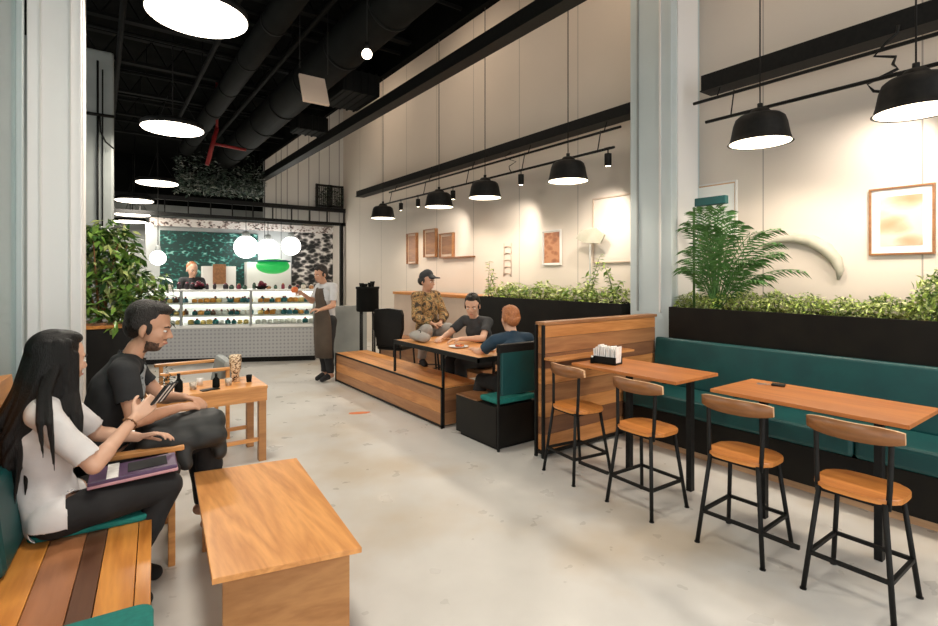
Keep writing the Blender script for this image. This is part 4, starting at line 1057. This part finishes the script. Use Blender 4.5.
def add_hand(b, W, d, n, curl=(.5,.7,.5), side=1, s=1.0, spread=.06):
    """W wrist, d pointing along the hand, n palm normal, side=+1: thumb towards d x n"""
    W = V(W); d = V(d).normalized(); n = V(n); n = (n-d*n.dot(d)).normalized(); l = d.cross(n)*side
    for k, off in enumerate((.027, .009, -.010, -.027)):
        tcap(b, W+l*off*.45*s+d*.005*s, W+d*(.082-.004*abs(k-1))*s+l*off*s, .0145*s, .0115*s, n=10, seg=3)
    for k, (off, Ls) in enumerate(((.028,(.040,.025,.018)), (.009,(.045,.029,.019)), (-.010,(.041,.027,.018)), (-.028,(.032,.020,.016)))):
        p = W+d*(.084-.004*abs(k-1))*s+l*off*s; ang = 0; dd = (d + l*spread*(1-k)*.5).normalized(); r = (.0095 - (.001 if k == 3 else 0))*s
        for j in range(3):
            ang += curl[j]*(1+.08*k); v_ = (dd*math.cos(ang)+n*math.sin(ang)).normalized(); q_ = p+v_*Ls[j]*s
            tcap(b, p, q_, r, r*.9, n=10, seg=3); p = q_; r *= .9
    p = W+d*.018*s+l*.022*s; dirs = [(d*.65+l*.7+n*.3), (d*.85+l*.35+n*.4), (d*.9+l*.0+n*.5)]
    for dr, L_, r in zip(dirs, (.042,.032,.024), (.0125,.0105,.0095)):
        q_ = p+dr.normalized()*L_*s; tcap(b, p, q_, r*s, r*.9*s, n=10, seg=3); p = q_
def seg_d(p, a, c):
    d = c-a; t = max(0, min(1, (p-a).dot(d)/max(d.length_squared, 1e-9))); return (p-(a+d*t)).length, t
def person(name, label, base, J, vox=.007, skin='skin_tan', hs=1.0, bulk=1.0, shift=(0,0,0)):
    J = {a: (tuple(V(v)+V(shift)) if a[0] != '_' else v) for a, v in J.items()}; base = tuple(V(base)+V(shift))
    t = thing(name, label, 'person', base); B = V(base); P = {k: (V(v)-B if k[0] != '_' else v) for k, v in J.items()}
    b = MB(); k = bulk
    lat = (P['shL']-P['shR']).normalized(); hl = (P['hipL']-P['hipR']).normalized()
    pel, wa, ch, nk, hd = P['pelvis'], P['waist'], P['chest'], P['neck'], P['head']
    tcap(b, pel, wa, .105*k, .098*k, hl, 1.45, 1.28, seg=6, n=22); tcap(b, wa, ch, .098*k, .112*k, lat, 1.28, 1.42, n=22); tcap(b, ch, ch+(nk-ch)*.62, .112*k, .07*k, lat, 1.42, 1.55, n=22)
    tcap(b, ch+(nk-ch)*.5, nk+(hd-nk)*.25, .06*k, .052)
    mt = headmat(hd, J['_look'], J.get('_tilt', 0), hs)
    tcap(b, nk, hd+V((0,0,-.03)), .052, .05)
    add_head(b, mt)
    bones = [('torso', pel, wa, .14), ('torso', wa, ch, .14), ('torso', ch, ch+(nk-ch)*.5, .125), ('neck', ch+(nk-ch)*.7, nk+(hd-nk)*.5, .06), ('head', hd, hd+V((0,0,.01)), .1)]
    for s_, S in ((1, 'L'), (-1, 'R')):
        sh, el, wr = P['sh'+S], P['el'+S], P['wr'+S]; top = ch+(nk-ch)*.72
        tcap(b, top, sh, .055*k, .052*k); tcap(b, sh, el, .050*k, .038*k); tcap(b, el, wr, .040*k, .025)
        m_ = el+(wr-el)*.3; tcap(b, el, m_, .039*k, .040*k)
        hd_, hn_, hc_ = J['_hand'+S]; add_hand(b, wr, hd_, hn_, hc_, J.get('_thumb'+S, s_))
        bones += [('shoulder'+S, top, sh, .06), ('uarm'+S, sh, el, .048), ('farm'+S, el, wr, .035), ('hand'+S, wr, wr+V(hd_).normalized()*.18, .03)]
        hp, kn, an, to = P['hip'+S], P['knee'+S], P['ank'+S], P['toe'+S]
        tcap(b, hp, kn, .088*k, .060*k); tcap(b, kn, an, .058*k, .040); tcap(b, kn, kn+(an-kn)*.35, .055*k, .060*k)
        tcap(b, an, to, .038, .030); tcap(b, an-(to-an).normalized()*.03+V((0,0,-.03)), to, .035, .028)
        bones += [('thigh'+S, hp, kn, .075), ('shin'+S, kn, an, .05), ('foot'+S, an, to, .04)]
    me = remesh(b, vox, 3)
    body = mobj('body', me, skin, t)
    face_parts(t, mt, J.get('_brow', 'hair'))
    info = []
    for v in me.vertices:
        best = None
        for nme, a, c, r in bones:
            d, tt = seg_d(v.co, a, c); d -= r
            if best is None or d < best[0]: best = (d, nme, tt)
        info.append((best[1], best[2]))
    def garment(gname, m, test, off=.010, fold=.006, fs=9, sm=4, extra=None, thick=.004, grow=None):
        bm = bmesh.new(); bm.from_mesh(me); bm.verts.ensure_lookup_table()
        keep = [test(*info[i], me.vertices[i].co) for i in range(len(info))]
        bmesh.ops.delete(bm, geom=[f for f in bm.faces if not all(keep[v.index] for v in f.verts)], context='FACES')
        bmesh.ops.delete(bm, geom=[v for v in bm.verts if not v.link_faces], context='VERTS')
        lay = [(v, v.normal.copy(), v.index) for v in bm.verts]
        for _ in range(sm): bmesh.ops.smooth_vert(bm, verts=[v for v in bm.verts if not v.is_boundary], factor=.5, use_axis_x=True, use_axis_y=True, use_axis_z=True)
        for v, nrm, idx in lay:
            g = off + (grow(*info[idx], v.co) if grow else 0)
            v.co += nrm*(g + fold*noise.noise(v.co*fs) + fold*.6*noise.noise(V((v.co.x*fs*2, v.co.y*fs*2, v.co.z*fs*.8))))
        for _ in range(2): bmesh.ops.smooth_vert(bm, verts=bm.verts[:], factor=.5, use_axis_x=True, use_axis_y=True, use_axis_z=True)
        m2 = bpy.data.meshes.new(gname); bm.to_mesh(m2); bm.free(); o = mobj(gname, m2, m, t)
        md = o.modifiers.new('thickness', 'SOLIDIFY'); md.thickness = thick; md.offset = -1
        return o
    return t, mt, P, garment
def sleeve(n, tt, upto=.7, both='uarm'):
    return n.startswith('shoulder') or (n.startswith('uarm') and tt < upto)
def hair_obj(t, name, prims, m, vox=.008, smooth=2):
    b = MB()
    for p in prims:
        if p[0] == 'e': 
            bmesh.ops.create_uvsphere(b.bm, u_segments=20, v_segments=14, radius=1, matrix=p[1])
        else: tcap(b, *p[1:])
    return mobj(name, remesh(b, vox, smooth), m, t)
def HE(mt, c, r): return ('e', mt @ Matrix.Translation(V(c)) @ Matrix.Diagonal((*r, 1)))
def shorthair(t, mt, m, name='hair', tuft=True, seed=1):
    q = random.Random(seed); pr = [HE(mt, (-.026,0,.052), (.094,.081,.084)), HE(mt, (-.055,0,.005), (.058,.072,.075)), HE(mt, (.012,0,.102), (.070,.060,.032))]
    for s in (-1,1): pr.append(HE(mt, (-.03,.070*s,.02), (.045,.014,.045))); pr.append(HE(mt, (.018,.070*s,-.0), (.012,.010,.028)))
    if tuft:
        for k in range(46):
            a = q.uniform(0, 6.28); rr = q.uniform(0, .07); x = -.01+rr*math.cos(a); y = rr*math.sin(a)*.9; z = .115-.5*rr*rr/.05
            p = mt @ V((x, y, z)); e = mt @ V((x+q.uniform(-.01,.035), y+q.uniform(-.015,.015), z+q.uniform(.01,.03))); pr.append(('c', p, e, .012, .005))
    return hair_obj(t, name, pr, m, .006, 1)
def shoes(g, m='black_trouser'):
    for S in 'LR': g('shoe', m, lambda n, tt, co, S=S: n == 'foot'+S, .008, .0, 9, 2)

WS = (-.015, .11, 0)
# --- woman on the bench, seen from behind on the left
J = dict(pelvis=(-.16,2.86,.55), waist=(-.195,2.86,.70), chest=(-.20,2.86,.89), neck=(-.165,2.86,1.075), head=(-.135,2.87,1.21), _look=(.92,.55,-.16),
    shL=(-.16,3.03,1.02), shR=(-.18,2.70,1.01), elL=(.01,3.08,.80), wrL=(.17,2.98,.78), elR=(-.005,2.66,.77), wrR=(.15,2.82,.915),
    _handL=((1,-.15,.1),(0,-.3,-1),(.3,.4,.3)), _handR=((.75,.45,.55),(-.3,.9,-.3),(.35,.5,.35)), _thumbR=1, _thumbL=1,
    hipL=(-.13,2.95,.545), hipR=(-.14,2.76,.545), kneeL=(.30,3.00,.575), kneeR=(.29,2.78,.575), ankL=(.13,3.02,.11), ankR=(.07,2.80,.11), toeL=(.25,3.03,.045), toeR=(.19,2.80,.045))
t, mt, P, g = person('person', 'woman with long black hair in a white top sitting on the plank bench', (-.1,2.86,0), J, .0065, 'skin_light', 1.06, .96, WS)
g('shirt', 'white_knit', lambda n, tt, co: (n == 'torso' and co.z > .48) or (n.startswith('thigh') and tt < .10 and co.z > .52) or sleeve(n, tt, .86), .012, .010, 11, 16, grow=lambda n, tt, co: .020*tt if n.startswith('uarm') else (.004+.05*max(0,.68-co.z)))
g('trousers', 'black_trouser', lambda n, tt, co: n.startswith('thigh') or (n.startswith('shin') and tt < .92) or (n == 'torso' and co.z < .60), .008, .006, 8, 5)
shoes(g)
q = random.Random(9)
pr = [HE(mt, (-.030,0,.048), (.098,.087,.088)), HE(mt, (-.055,0,-.02), (.068,.082,.10)), HE(mt, (.0,0,.100), (.075,.065,.035))]
hb = mt @ V((-.05,0,-.05))
for k in range(34):
    a = math.radians(75 + 200*k/33); r0 = .078; p0 = mt @ V((-.02+r0*math.cos(a), r0*1.02*math.sin(a), .03+q.uniform(-.02,.05)))
    p1 = p0 + V((-.042+q.uniform(-.012,.0), q.uniform(-.01,.01)+.018*math.sin(a), -.19)); ln_ = q.uniform(.32,.46)
    p2 = p1 + V((-.070+q.uniform(-.03,.0), .035*math.sin(a)+q.uniform(-.02,.02), -ln_*.5)); p3 = p2+V((q.uniform(-.02,.01), q.uniform(-.02,.03), -ln_*.5))
    pr += [('c', p0, p1, .022, .022), ('c', p1, p2, .022, .016), ('c', p2, p3, .016, .005)]
# lock over the near shoulder and side curtains
for (dx, dy, L_) in ((.0,-.088,.16), (.012,-.086,.20), (-.02,-.09,.2)):
    p0 = mt @ V((dx, dy*.9, .03)); p1 = p0+V((.0,-.012,-.17)); p2 = p1+V((.01+dx, -.055, -L_*.5)); p3 = p2+V((.005,-.022,-L_*.8))
    pr += [('c', p0, p1, .02, .02), ('c', p1, p2, .02, .015), ('c', p2, p3, .015, .004)]
for (a_, c_, d_, e_) in (((-.15,2.89,1.22), (-.18,2.805,1.10), (-.165,2.71,.99), (-.15,2.70,.80)), ((-.17,2.90,1.2), (-.20,2.80,1.10), (-.20,2.72,1.0), (-.185,2.70,.86))):
    k_ = [V(x)-V((-.115,2.97,0)) for x in (a_, c_, d_, e_)]
    pr += [('c', k_[0], k_[1], .020, .016), ('c', k_[1], k_[2], .016, .013), ('c', k_[2], k_[3], .013, .004)]
for s in (1,): 
    p0 = mt @ V((.01, .082*s, .03)); p1 = p0+V((.0,.01,-.2)); pr += [('c', p0, p1, .02, .018), ('c', p1, p1+V((.03,.02,-.2)), .018, .005)]
hair_obj(t, 'hair', pr, 'hair', .006, 2)
wr = P['wrR']; el = P['elR']; dv = (wr-el).normalized(); c = wr-dv*.03
b = MB(); x_ = dv.cross(V((0,0,1))).normalized(); y_ = dv.cross(x_); ptsb = [c+.031*(math.cos(a*PI/8)*x_+math.sin(a*PI/8)*y_) for a in range(17)]
b.tube(ptsb, .003, 'amber', 6, False)
for a in range(0, 16, 2): b.ell(ptsb[a], .006, 'amber', 8)
b.build('bracelet', t)
# what she holds and what lies on her lap
hw = V((.15,2.82,.915))+V(WS); hdv = V((.75,.45,.55)).normalized()
o_ = hw+hdv*.13
t2 = thing('folded_leaflet', 'black and silver striped folded leaflet held up by the woman in white', 'leaflet', tuple(o_+V((.02,.01,.0))))
mtl = Matrix.Rotation(math.radians(-35), 4, 'Z') @ Matrix.Rotation(math.radians(38), 4, 'Y')
b = MB(); b.box((-.005,-.055,-.03), (.004,.055,.09), 'black_tee', 0, mtl)
b.build('cover', t2)
b = MB(); 
for yy in (-.03, .012): b.box((-.0062,yy,-.028), (-.005,yy+.016,.088), 'paper', 0, mtl); b.box((.004,yy,-.028), (.0052,yy+.016,.088), 'paper', 0, mtl)
b.build('silver_stripe', t2)
M['purple'] = cloth('purple', (.07,.035,.09), (.10,.05,.12), 12, .2, .4); M['pinkish'] = noisy('pinkish', (.5,.25,.3), (.55,.3,.33), 8, .5)
t2 = thing('purple_folder', 'purple folder with pink edge and white band on the lap of the woman', 'folder', (.13,2.92,.655), -.05)
rt = Matrix.Rotation(math.radians(-3), 4, 'Y')
b = MB(); b.box((-.17,-.095,.004), (.18,.11,.030), 'purple', .006, rt); b.build('cover', t2)
b = MB(); b.box((-.172,-.098,-.001), (.182,.112,.014), 'pinkish', .004, rt); b.build('pink_edge', t2)
b = MB(); b.box((-.10,-.095,.030), (-.055,.11,.033), 'cream' if False else 'paper', 0, rt); b.build('white_band', t2)
b = MB(); b.box((-.02,-.06,.030), (.14,.07,.034), 'black_tee', .002, rt); b.build('black_panel', t2)

# --- man in the armchair
J = dict(pelvis=(.02,3.53,.56), waist=(.01,3.53,.74), chest=(.075,3.53,.95), neck=(.155,3.53,1.145), head=(.232,3.515,1.295), _look=(1,-.28,-.30),
    shL=(.13,3.73,1.08), shR=(.11,3.325,1.075), elL=(.31,3.72,.84), wrL=(.42,3.52,.86), elR=(.15,3.24,.83), wrR=(.37,3.36,.84),
    _handL=((.6,-.6,-.1),(.0,-.2,-1),(.4,.6,.5)), _handR=((.9,.35,-.05),(-.1,.3,-.9),(.4,.6,.4)), _thumbR=1, _thumbL=1,
    hipL=(.10,3.62,.555), hipR=(.10,3.44,.555), kneeL=(.51,3.66,.64), kneeR=(.53,3.42,.65), ankL=(.54,3.68,.12), ankR=(.55,3.44,.12), toeL=(.68,3.68,.045), toeR=(.69,3.42,.045))
t, mt, P, g = person('person', 'bearded man in a black t-shirt leaning forward in the armchair', (.1,3.53,0), J, .0065, 'skin_tan', 1.17, 1.06)
g('t_shirt', 'black_tee', lambda n, tt, co: (n == 'torso' and co.z > .56) or sleeve(n, tt, .62), .012, .010, 9, 6, grow=lambda n, tt, co: .012*tt if n.startswith('uarm') else .004)
g('trousers', 'black_trouser', lambda n, tt, co: n.startswith('thigh') or (n.startswith('shin') and tt < .95) or (n == 'torso' and co.z < .62), .014, .012, 7, 5)
shoes(g)
shorthair(t, mt, 'hair_brown', seed=4)
mti = mt.inverted()
def beard_at(n, tt, co):
    p = mti @ co; x, y, z = p
    if n not in ('head', 'neck') or x < .002 or z < -.125: return False
    lipz = x > .066 and abs(y) < .028 and -.076 < z < -.046
    return (z < -.055 and not lipz and x > .012) or (x > .08 and -.047 < z < -.036)
M['stubble'] = noisy('stubble', (.035,.02,.014), (.13,.07,.045), 70, .7)
g('beard', 'stubble', beard_at, .0015, .001, 30, 1, thick=.002)
pc_ = V((.17,3.44,.98))-V((.1,3.53,0))
g('shirt_print', 'tee_print', lambda n, tt, co: n == 'torso' and (co-pc_).length < .115, .022, .010, 9, 6, thick=.002, grow=lambda n, tt, co: .004)
b = MB(); b.ell((.155,-.06,.99-.0), (.018,.07,.10), 'tee_print', 18, Matrix.Rotation(.35, 3, 'Y')); b.bm.free()
# dark bag on his knees
t2 = thing('black_bag', 'slouchy black cloth bag lying across the knees of the man in black', 'bag', (.37,3.42,.69))
b = MB(); tcap(b, (-.14,-.04,.03), (.17,-.03,.045), .075, .075, (0,1,0), 1.5, 1.6); tcap(b, (-.15,-.10,-.02), (.17,-.13,-.02), .06, .07); tcap(b, (.17,-.10,.0), (.20,-.12,-.13), .06, .04); tcap(b, (.0,-.12,-.03), (.02,-.16,-.14), .05, .04); tcap(b, (.10,.05,.05), (.2,.06,.0), .05, .05)
me = remesh(b, .009, 5); o = mobj('body', me, 'grey_bag', t2)
for v in me.vertices: v.co += v.normal*.016*noise.noise(v.co*11)

# --- barista
J = dict(pelvis=(2.80,7.60,.95), waist=(2.80,7.59,1.08), chest=(2.78,7.57,1.28), neck=(2.74,7.56,1.475), head=(2.69,7.55,1.605), _look=(-1,-.35,-.25),
    shL=(2.83,7.39,1.42), shR=(2.74,7.74,1.42), elL=(2.78,7.28,1.15), wrL=(2.58,7.26,1.10), elR=(2.62,7.74,1.2), wrR=(2.44,7.60,1.32),
    _handL=((-1,0,.1),(0,.2,-1),(.4,.5,.4)), _handR=((-.8,-.3,.4),(0,-.5,-.6),(.6,.7,.5)),
    hipL=(2.82,7.51,.92), hipR=(2.79,7.69,.92), kneeL=(2.79,7.50,.50), kneeR=(2.77,7.68,.50), ankL=(2.83,7.52,.10), ankR=(2.80,7.66,.10), toeL=(2.68,7.47,.042), toeR=(2.66,7.62,.042))
t, mt, P, g = person('person', 'barista in a long brown apron and grey shirt standing at the counter', (2.8,7.6,0), J, .010, 'skin_tan', 1.05, 1.0)
g('shirt', 'grey_shirt', lambda n, tt, co: (n == 'torso' and co.z > .95) or sleeve(n, tt, .8), .014, .008, 8, 4)
g('trousers', 'black_trouser', lambda n, tt, co: n.startswith('thigh') or (n.startswith('shin') and tt < .95) or (n == 'torso' and co.z < 1.0), .016, .010, 7, 4)
shoes(g)
shorthair(t, mt, 'hair_brown', seed=6)
fd = V((-1,-.30,0)).normalized(); sd = V((-fd.y, fd.x, 0))
b = MB(); rows = []
for (z, w_, off) in ((1.40,.09,.128), (1.30,.12,.142), (1.15,.17,.142), (1.0,.23,.16), (.85,.25,.17), (.6,.26,.17), (.36,.27,.16)):
    row = []
    for k in range(13):
        s = -1+2*k/12; ctr = V((2.80,7.595,0))-V((2.8,7.6,0)) + V((-.0,0,z)) if z < 1.2 else V((-.02,-.02,z)); a = s*w_/.16
        row.append(ctr + fd*(off*math.cos(a*.8)+.008*math.sin(5*s+z*4)) + sd*(off*1.12*math.sin(a*.9)))
    rows.append(row)
vg = [[b.bm.verts.new(p) for p in row] for row in rows]; i_ = b.mi('apron')
for A, B_ in zip(vg, vg[1:]):
    for k in range(12): f = b.bm.faces.new((A[k], A[k+1], B_[k+1], B_[k])); f.smooth = True; f.material_index = i_
o = b.build('apron', t); md = o.modifiers.new('thickness', 'SOLIDIFY'); md.thickness = .006; md.offset = 1
b = MB(); b.tube([rows[0][0]+V((0,0,-.01)), V((-.02,.06,1.47)), V((.05,.02,1.50)), V((-.02,-.09,1.47)), rows[0][-1]+V((0,0,-.01))], .008, 'apron', 6, False); b.build('apron_strap', t)
M['fruit'] = noisy('fruit_red', (.6,.08,.03), (.7,.25,.05), 20, .5)
p_ = V((2.44,7.60,1.32))+V((-.8,-.3,.4)).normalized()*.13
b = MB(); b.lathe([(0,0), (.035,0), (.05,.03), (.045,.07), (.02,.085), (0,.085)], 'fruit', 16); tag(b.build('red_cup', None, tuple(p_+V((-.03,-.02,-.03)))), 'small red and orange cup held up by the barista', 'cup')

# --- customer in the patterned jacket and dark cap
J = dict(pelvis=(3.62,5.98,.82), waist=(3.60,5.99,.97), chest=(3.58,5.98,1.17), neck=(3.56,5.95,1.37), head=(3.56,5.93,1.515), _look=(.5,-.9,-.15),
    shL=(3.77,6.05,1.31), shR=(3.39,5.90,1.31), elL=(3.84,5.92,1.05), wrL=(3.66,5.74,.97), elR=(3.32,5.78,1.05), wrR=(3.50,5.70,.97),
    _handL=((-.8,-.5,-.1),(0,.2,-1),(.4,.5,.4)), _handR=((.8,-.4,-.1),(0,.2,-1),(.4,.5,.4)),
    hipL=(3.71,5.95,.80), hipR=(3.53,5.93,.80), kneeL=(3.66,5.55,.905), kneeR=(3.36,5.60,.905), ankL=(3.70,5.72,.50), ankR=(3.40,5.80,.50), toeL=(3.72,5.60,.45), toeR=(3.38,5.66,.45))
t, mt, P, g = person('person', 'person in a brown camouflage jacket and dark cap sitting high at the far table end', (3.6,5.95,0), J, .010, 'skin_tan', 1.12, 1.12)
g('jacket', 'camo', lambda n, tt, co: (n == 'torso' and co.z > .82) or n.startswith('shoulder') or n.startswith('uarm') or (n.startswith('farm') and tt < .9), .022, .012, 8, 4)
g('trousers', 'lightgrey_trouser', lambda n, tt, co: n.startswith('thigh') or (n.startswith('shin') and tt < .95) or (n == 'torso' and co.z < .88), .016, .010, 7, 4)
shoes(g)
b = MB(); mc = mt @ Matrix.Translation((-.012,0,.045)) @ Matrix.Diagonal((.108,.092,.085,1))
tcap(b, mt @ V((-.02,0,.05)), mt @ V((.0,0,.075)), .092, .082); tcap(b, mt @ V((.07,-.03,.06)), mt @ V((.07,.03,.06)), .03, .03)
bmesh.ops.create_cube(b.bm, size=1, matrix=mt @ Matrix.Translation((.105,0,.062)) @ Matrix.Diagonal((.09,.12,.016,1)))
mobj('cap', remesh(b, .007, 2), 'charcoal_tee', t)
hair_obj(t, 'hair', [HE(mt, (-.055,0,-.0), (.055,.078,.06)), HE(mt, (-.01,.075,.01), (.03,.012,.04)), HE(mt, (-.01,-.075,.01), (.03,.012,.04))], 'hair_brown', .008, 1)
b = MB(); b.lathe([(0,.66), (.17,.66), (.18,.68), (.18,.71), (.15,.72), (0,.72)], 'blackbox', 24); b.build('seat', None) if False else b.bm.free()
t2 = thing('high_stool', 'tall black round stool under the person in the camouflage jacket', 'stool', (3.63,5.98,0))
b = MB(); b.lathe([(0,.655), (.17,.655), (.18,.67), (.18,.70), (.15,.71), (0,.71)], 'blackbox', 24); b.build('seat', t2)
for a in range(4): a = a*PI/2+.4; b = MB(); b.tube([(.2*math.cos(a), .2*math.sin(a), 0), (.13*math.cos(a), .13*math.sin(a), .655)], .013, 'black', 8); b.build('leg', t2)
b = MB(); b.tube([(.165*math.cos(k*PI/8), .165*math.sin(k*PI/8), .36) for k in range(17)], .009, 'black', 6, False); b.build('foot_ring', t2)

# --- customer in the dark tee leaning on the table
J = dict(pelvis=(3.92,5.10,.56), waist=(3.90,5.10,.72), chest=(3.80,5.09,.91), neck=(3.72,5.07,1.09), head=(3.67,5.04,1.225), _look=(-.75,-.75,-.38),
    shL=(3.80,4.90,1.03), shR=(3.70,5.26,1.03), elL=(3.60,4.74,.865), wrL=(3.36,4.86,.865), elR=(3.50,5.32,.865), wrR=(3.30,5.12,.865),
    _handL=((-1,.3,0),(0,0,-1),(.3,.4,.3)), _handR=((-.9,-.5,0),(0,0,-1),(.3,.4,.3)),
    hipL=(3.90,5.01,.555), hipR=(3.88,5.19,.555), kneeL=(3.46,4.99,.56), kneeR=(3.46,5.20,.56), ankL=(3.48,4.98,.10), ankR=(3.48,5.20,.10), toeL=(3.34,4.97,.045), toeR=(3.34,5.19,.045))
t, mt, P, g = person('person', 'dark-haired person in a charcoal t-shirt leaning forearms on the framed table', (3.9,5.1,0), J, .010, 'skin_light', 1.15, 1.02)
g('t_shirt', 'charcoal_tee', lambda n, tt, co: (n == 'torso' and co.z > .56) or sleeve(n, tt, .7), .014, .010, 8, 4)
g('trousers', 'black_trouser', lambda n, tt, co: n.startswith('thigh') or (n.startswith('shin') and tt < .95) or (n == 'torso' and co.z < .62), .012, .008, 7, 4)
shoes(g); shorthair(t, mt, 'hair', seed=8)
def stoolbox(at, rz, label):
    t = thing('wooden_stool', label, 'stool', at, rz)
    b = MB(); b.box((-.22,-.22,.40), (.22,.22,.445), 'py2', .006); b.build('seat', t)
    for x in (-.18,.18):
        for y in (-.18,.18): b = MB(); b.box((x-.02,y-.02,0), (x+.02,y+.02,.40), 'px2', .002); b.build('leg', t)
stoolbox((3.93,5.1,0), 0, 'plain wooden stool under the person in the charcoal t-shirt')

# --- customer with red hair, back to the camera
J = dict(pelvis=(3.22,3.82,.575), waist=(3.22,3.83,.72), chest=(3.24,3.88,.90), neck=(3.26,3.93,1.065), head=(3.265,3.96,1.195), _look=(.25,1,-.18),
    shL=(3.05,3.94,1.00), shR=(3.43,3.88,1.00), elL=(3.00,4.12,.865), wrL=(3.10,4.36,.865), elR=(3.50,4.10,.865), wrR=(3.40,4.34,.865),
    _handL=((.4,.9,0),(0,0,-1),(.3,.4,.3)), _handR=((-.3,.9,0),(0,0,-1),(.3,.4,.3)),
    hipL=(3.13,3.85,.565), hipR=(3.31,3.85,.565), kneeL=(3.12,4.24,.56), kneeR=(3.34,4.24,.56), ankL=(3.12,4.36,.17), ankR=(3.34,4.36,.17), toeL=(3.12,4.50,.10), toeR=(3.34,4.50,.10))
t, mt, P, g = person('person', 'person with short ginger hair in a navy t-shirt, back turned, on the teal booth seat', (3.22,3.83,0), J, .010, 'skin_light', 1.08, 1.0, (.09,.0,-.045))
g('t_shirt', 'navy_tee', lambda n, tt, co: (n == 'torso' and co.z > .56) or sleeve(n, tt, .7), .014, .010, 8, 4)
g('trousers', 'black_trouser', lambda n, tt, co: n.startswith('thigh') or (n.startswith('shin') and tt < .95) or (n == 'torso' and co.z < .62), .012, .008, 7, 4)
shoes(g); shorthair(t, mt, 'hair_red', seed=11)
# bag and plates on their table
t2 = thing('grey_pouch', 'soft grey pouch lying on the far end of the framed table', 'bag', (3.10,5.30,.812))
b = MB(); tcap(b, (-.04,-.14,.06), (.02,.12,.06), .055, .06, (1,0,0), 1.6, 1.7); me = remesh(b, .009, 3); mobj('body', me, 'lightgrey_trouser', t2)
b = MB(); b.tube([(-.06,-.10,.115), (-.0,.0,.125), (.03,.1,.118)], .004, 'duct', 6); b.build('zip', t2)
for (x, y, lb) in ((3.18,4.62,'white plate of food on the framed table in front of the person in charcoal'), (3.26,4.25,'white plate of food on the framed table near the ginger-haired person')):
    t2 = thing('plate', lb, 'plate', (x+.0, y+.0, .8105)); b = MB(); b.lathe([(0,0), (.06,0), (.11,.014), (.11,.018), (.06,.006), (0,.005)], 'white', 28); b.build('dish', t2)
    b = MB()
    for k in range(9): b.ell((.03*math.cos(k*2.4)*(k%3)*.8, .03*math.sin(k*2.4)*(k%3)*.8, .02), (.018,.015,.012), 'fruit' if k % 3 else 'lf1', 8)
    b.build('food', t2)['kind'] = 'stuff'

# --- member of staff behind the counter
J = dict(pelvis=(1.55,12.0,1.0), waist=(1.55,12.0,1.14), chest=(1.55,11.98,1.34), neck=(1.55,11.97,1.55), head=(1.55,11.95,1.70), _look=(.3,-1,-.3),
    shL=(1.74,12.0,1.49), shR=(1.36,12.0,1.49), elL=(1.80,11.9,1.22), wrL=(1.66,11.7,1.2), elR=(1.3,11.9,1.22), wrR=(1.42,11.7,1.2),
    _handL=((-.4,-.9,0),(0,0,-1),(.4,.5,.4)), _handR=((.4,-.9,0),(0,0,-1),(.4,.5,.4)),
    hipL=(1.64,12,.96), hipR=(1.46,12,.96), kneeL=(1.64,11.98,.52), kneeR=(1.46,11.98,.52), ankL=(1.64,12.02,.1), ankR=(1.46,12.02,.1), toeL=(1.65,11.88,.042), toeR=(1.45,11.88,.042))
t, mt, P, g = person('person', 'member of staff standing behind the counter in front of the teal leafy mural', (1.55,12.0,0), J, .014, 'skin_light', 1.3, 1.0)
g('shirt', 'charcoal_tee', lambda n, tt, co: (n == 'torso' and co.z > .95) or sleeve(n, tt, .8), .014, .008, 8, 2)
g('trousers', 'black_trouser', lambda n, tt, co: n.startswith('thigh') or (n.startswith('shin') and tt < .95) or (n == 'torso' and co.z < 1.02), .016, .010, 7, 2)
shoes(g); hair_obj(t, 'hair', [HE(mt, (-.03,0,.055), (.085,.079,.080))], 'hair_red', .01, 1)
# ------------------------------------------------------------------ daylight from the open shop front behind the camera, exposure
w = bpy.data.worlds.new('daylight'); scn.world = w; w.use_nodes = True
bg = w.node_tree.nodes['Background']; bg.inputs[0].default_value = (1,.985,.96,1); bg.inputs[1].default_value = 1.7
vs_ = scn.view_settings; vs_.view_transform = 'Standard'; vs_.look = 'None'; vs_.exposure = 0.2; vs_.gamma = 1; vs_.use_curve_mapping = False
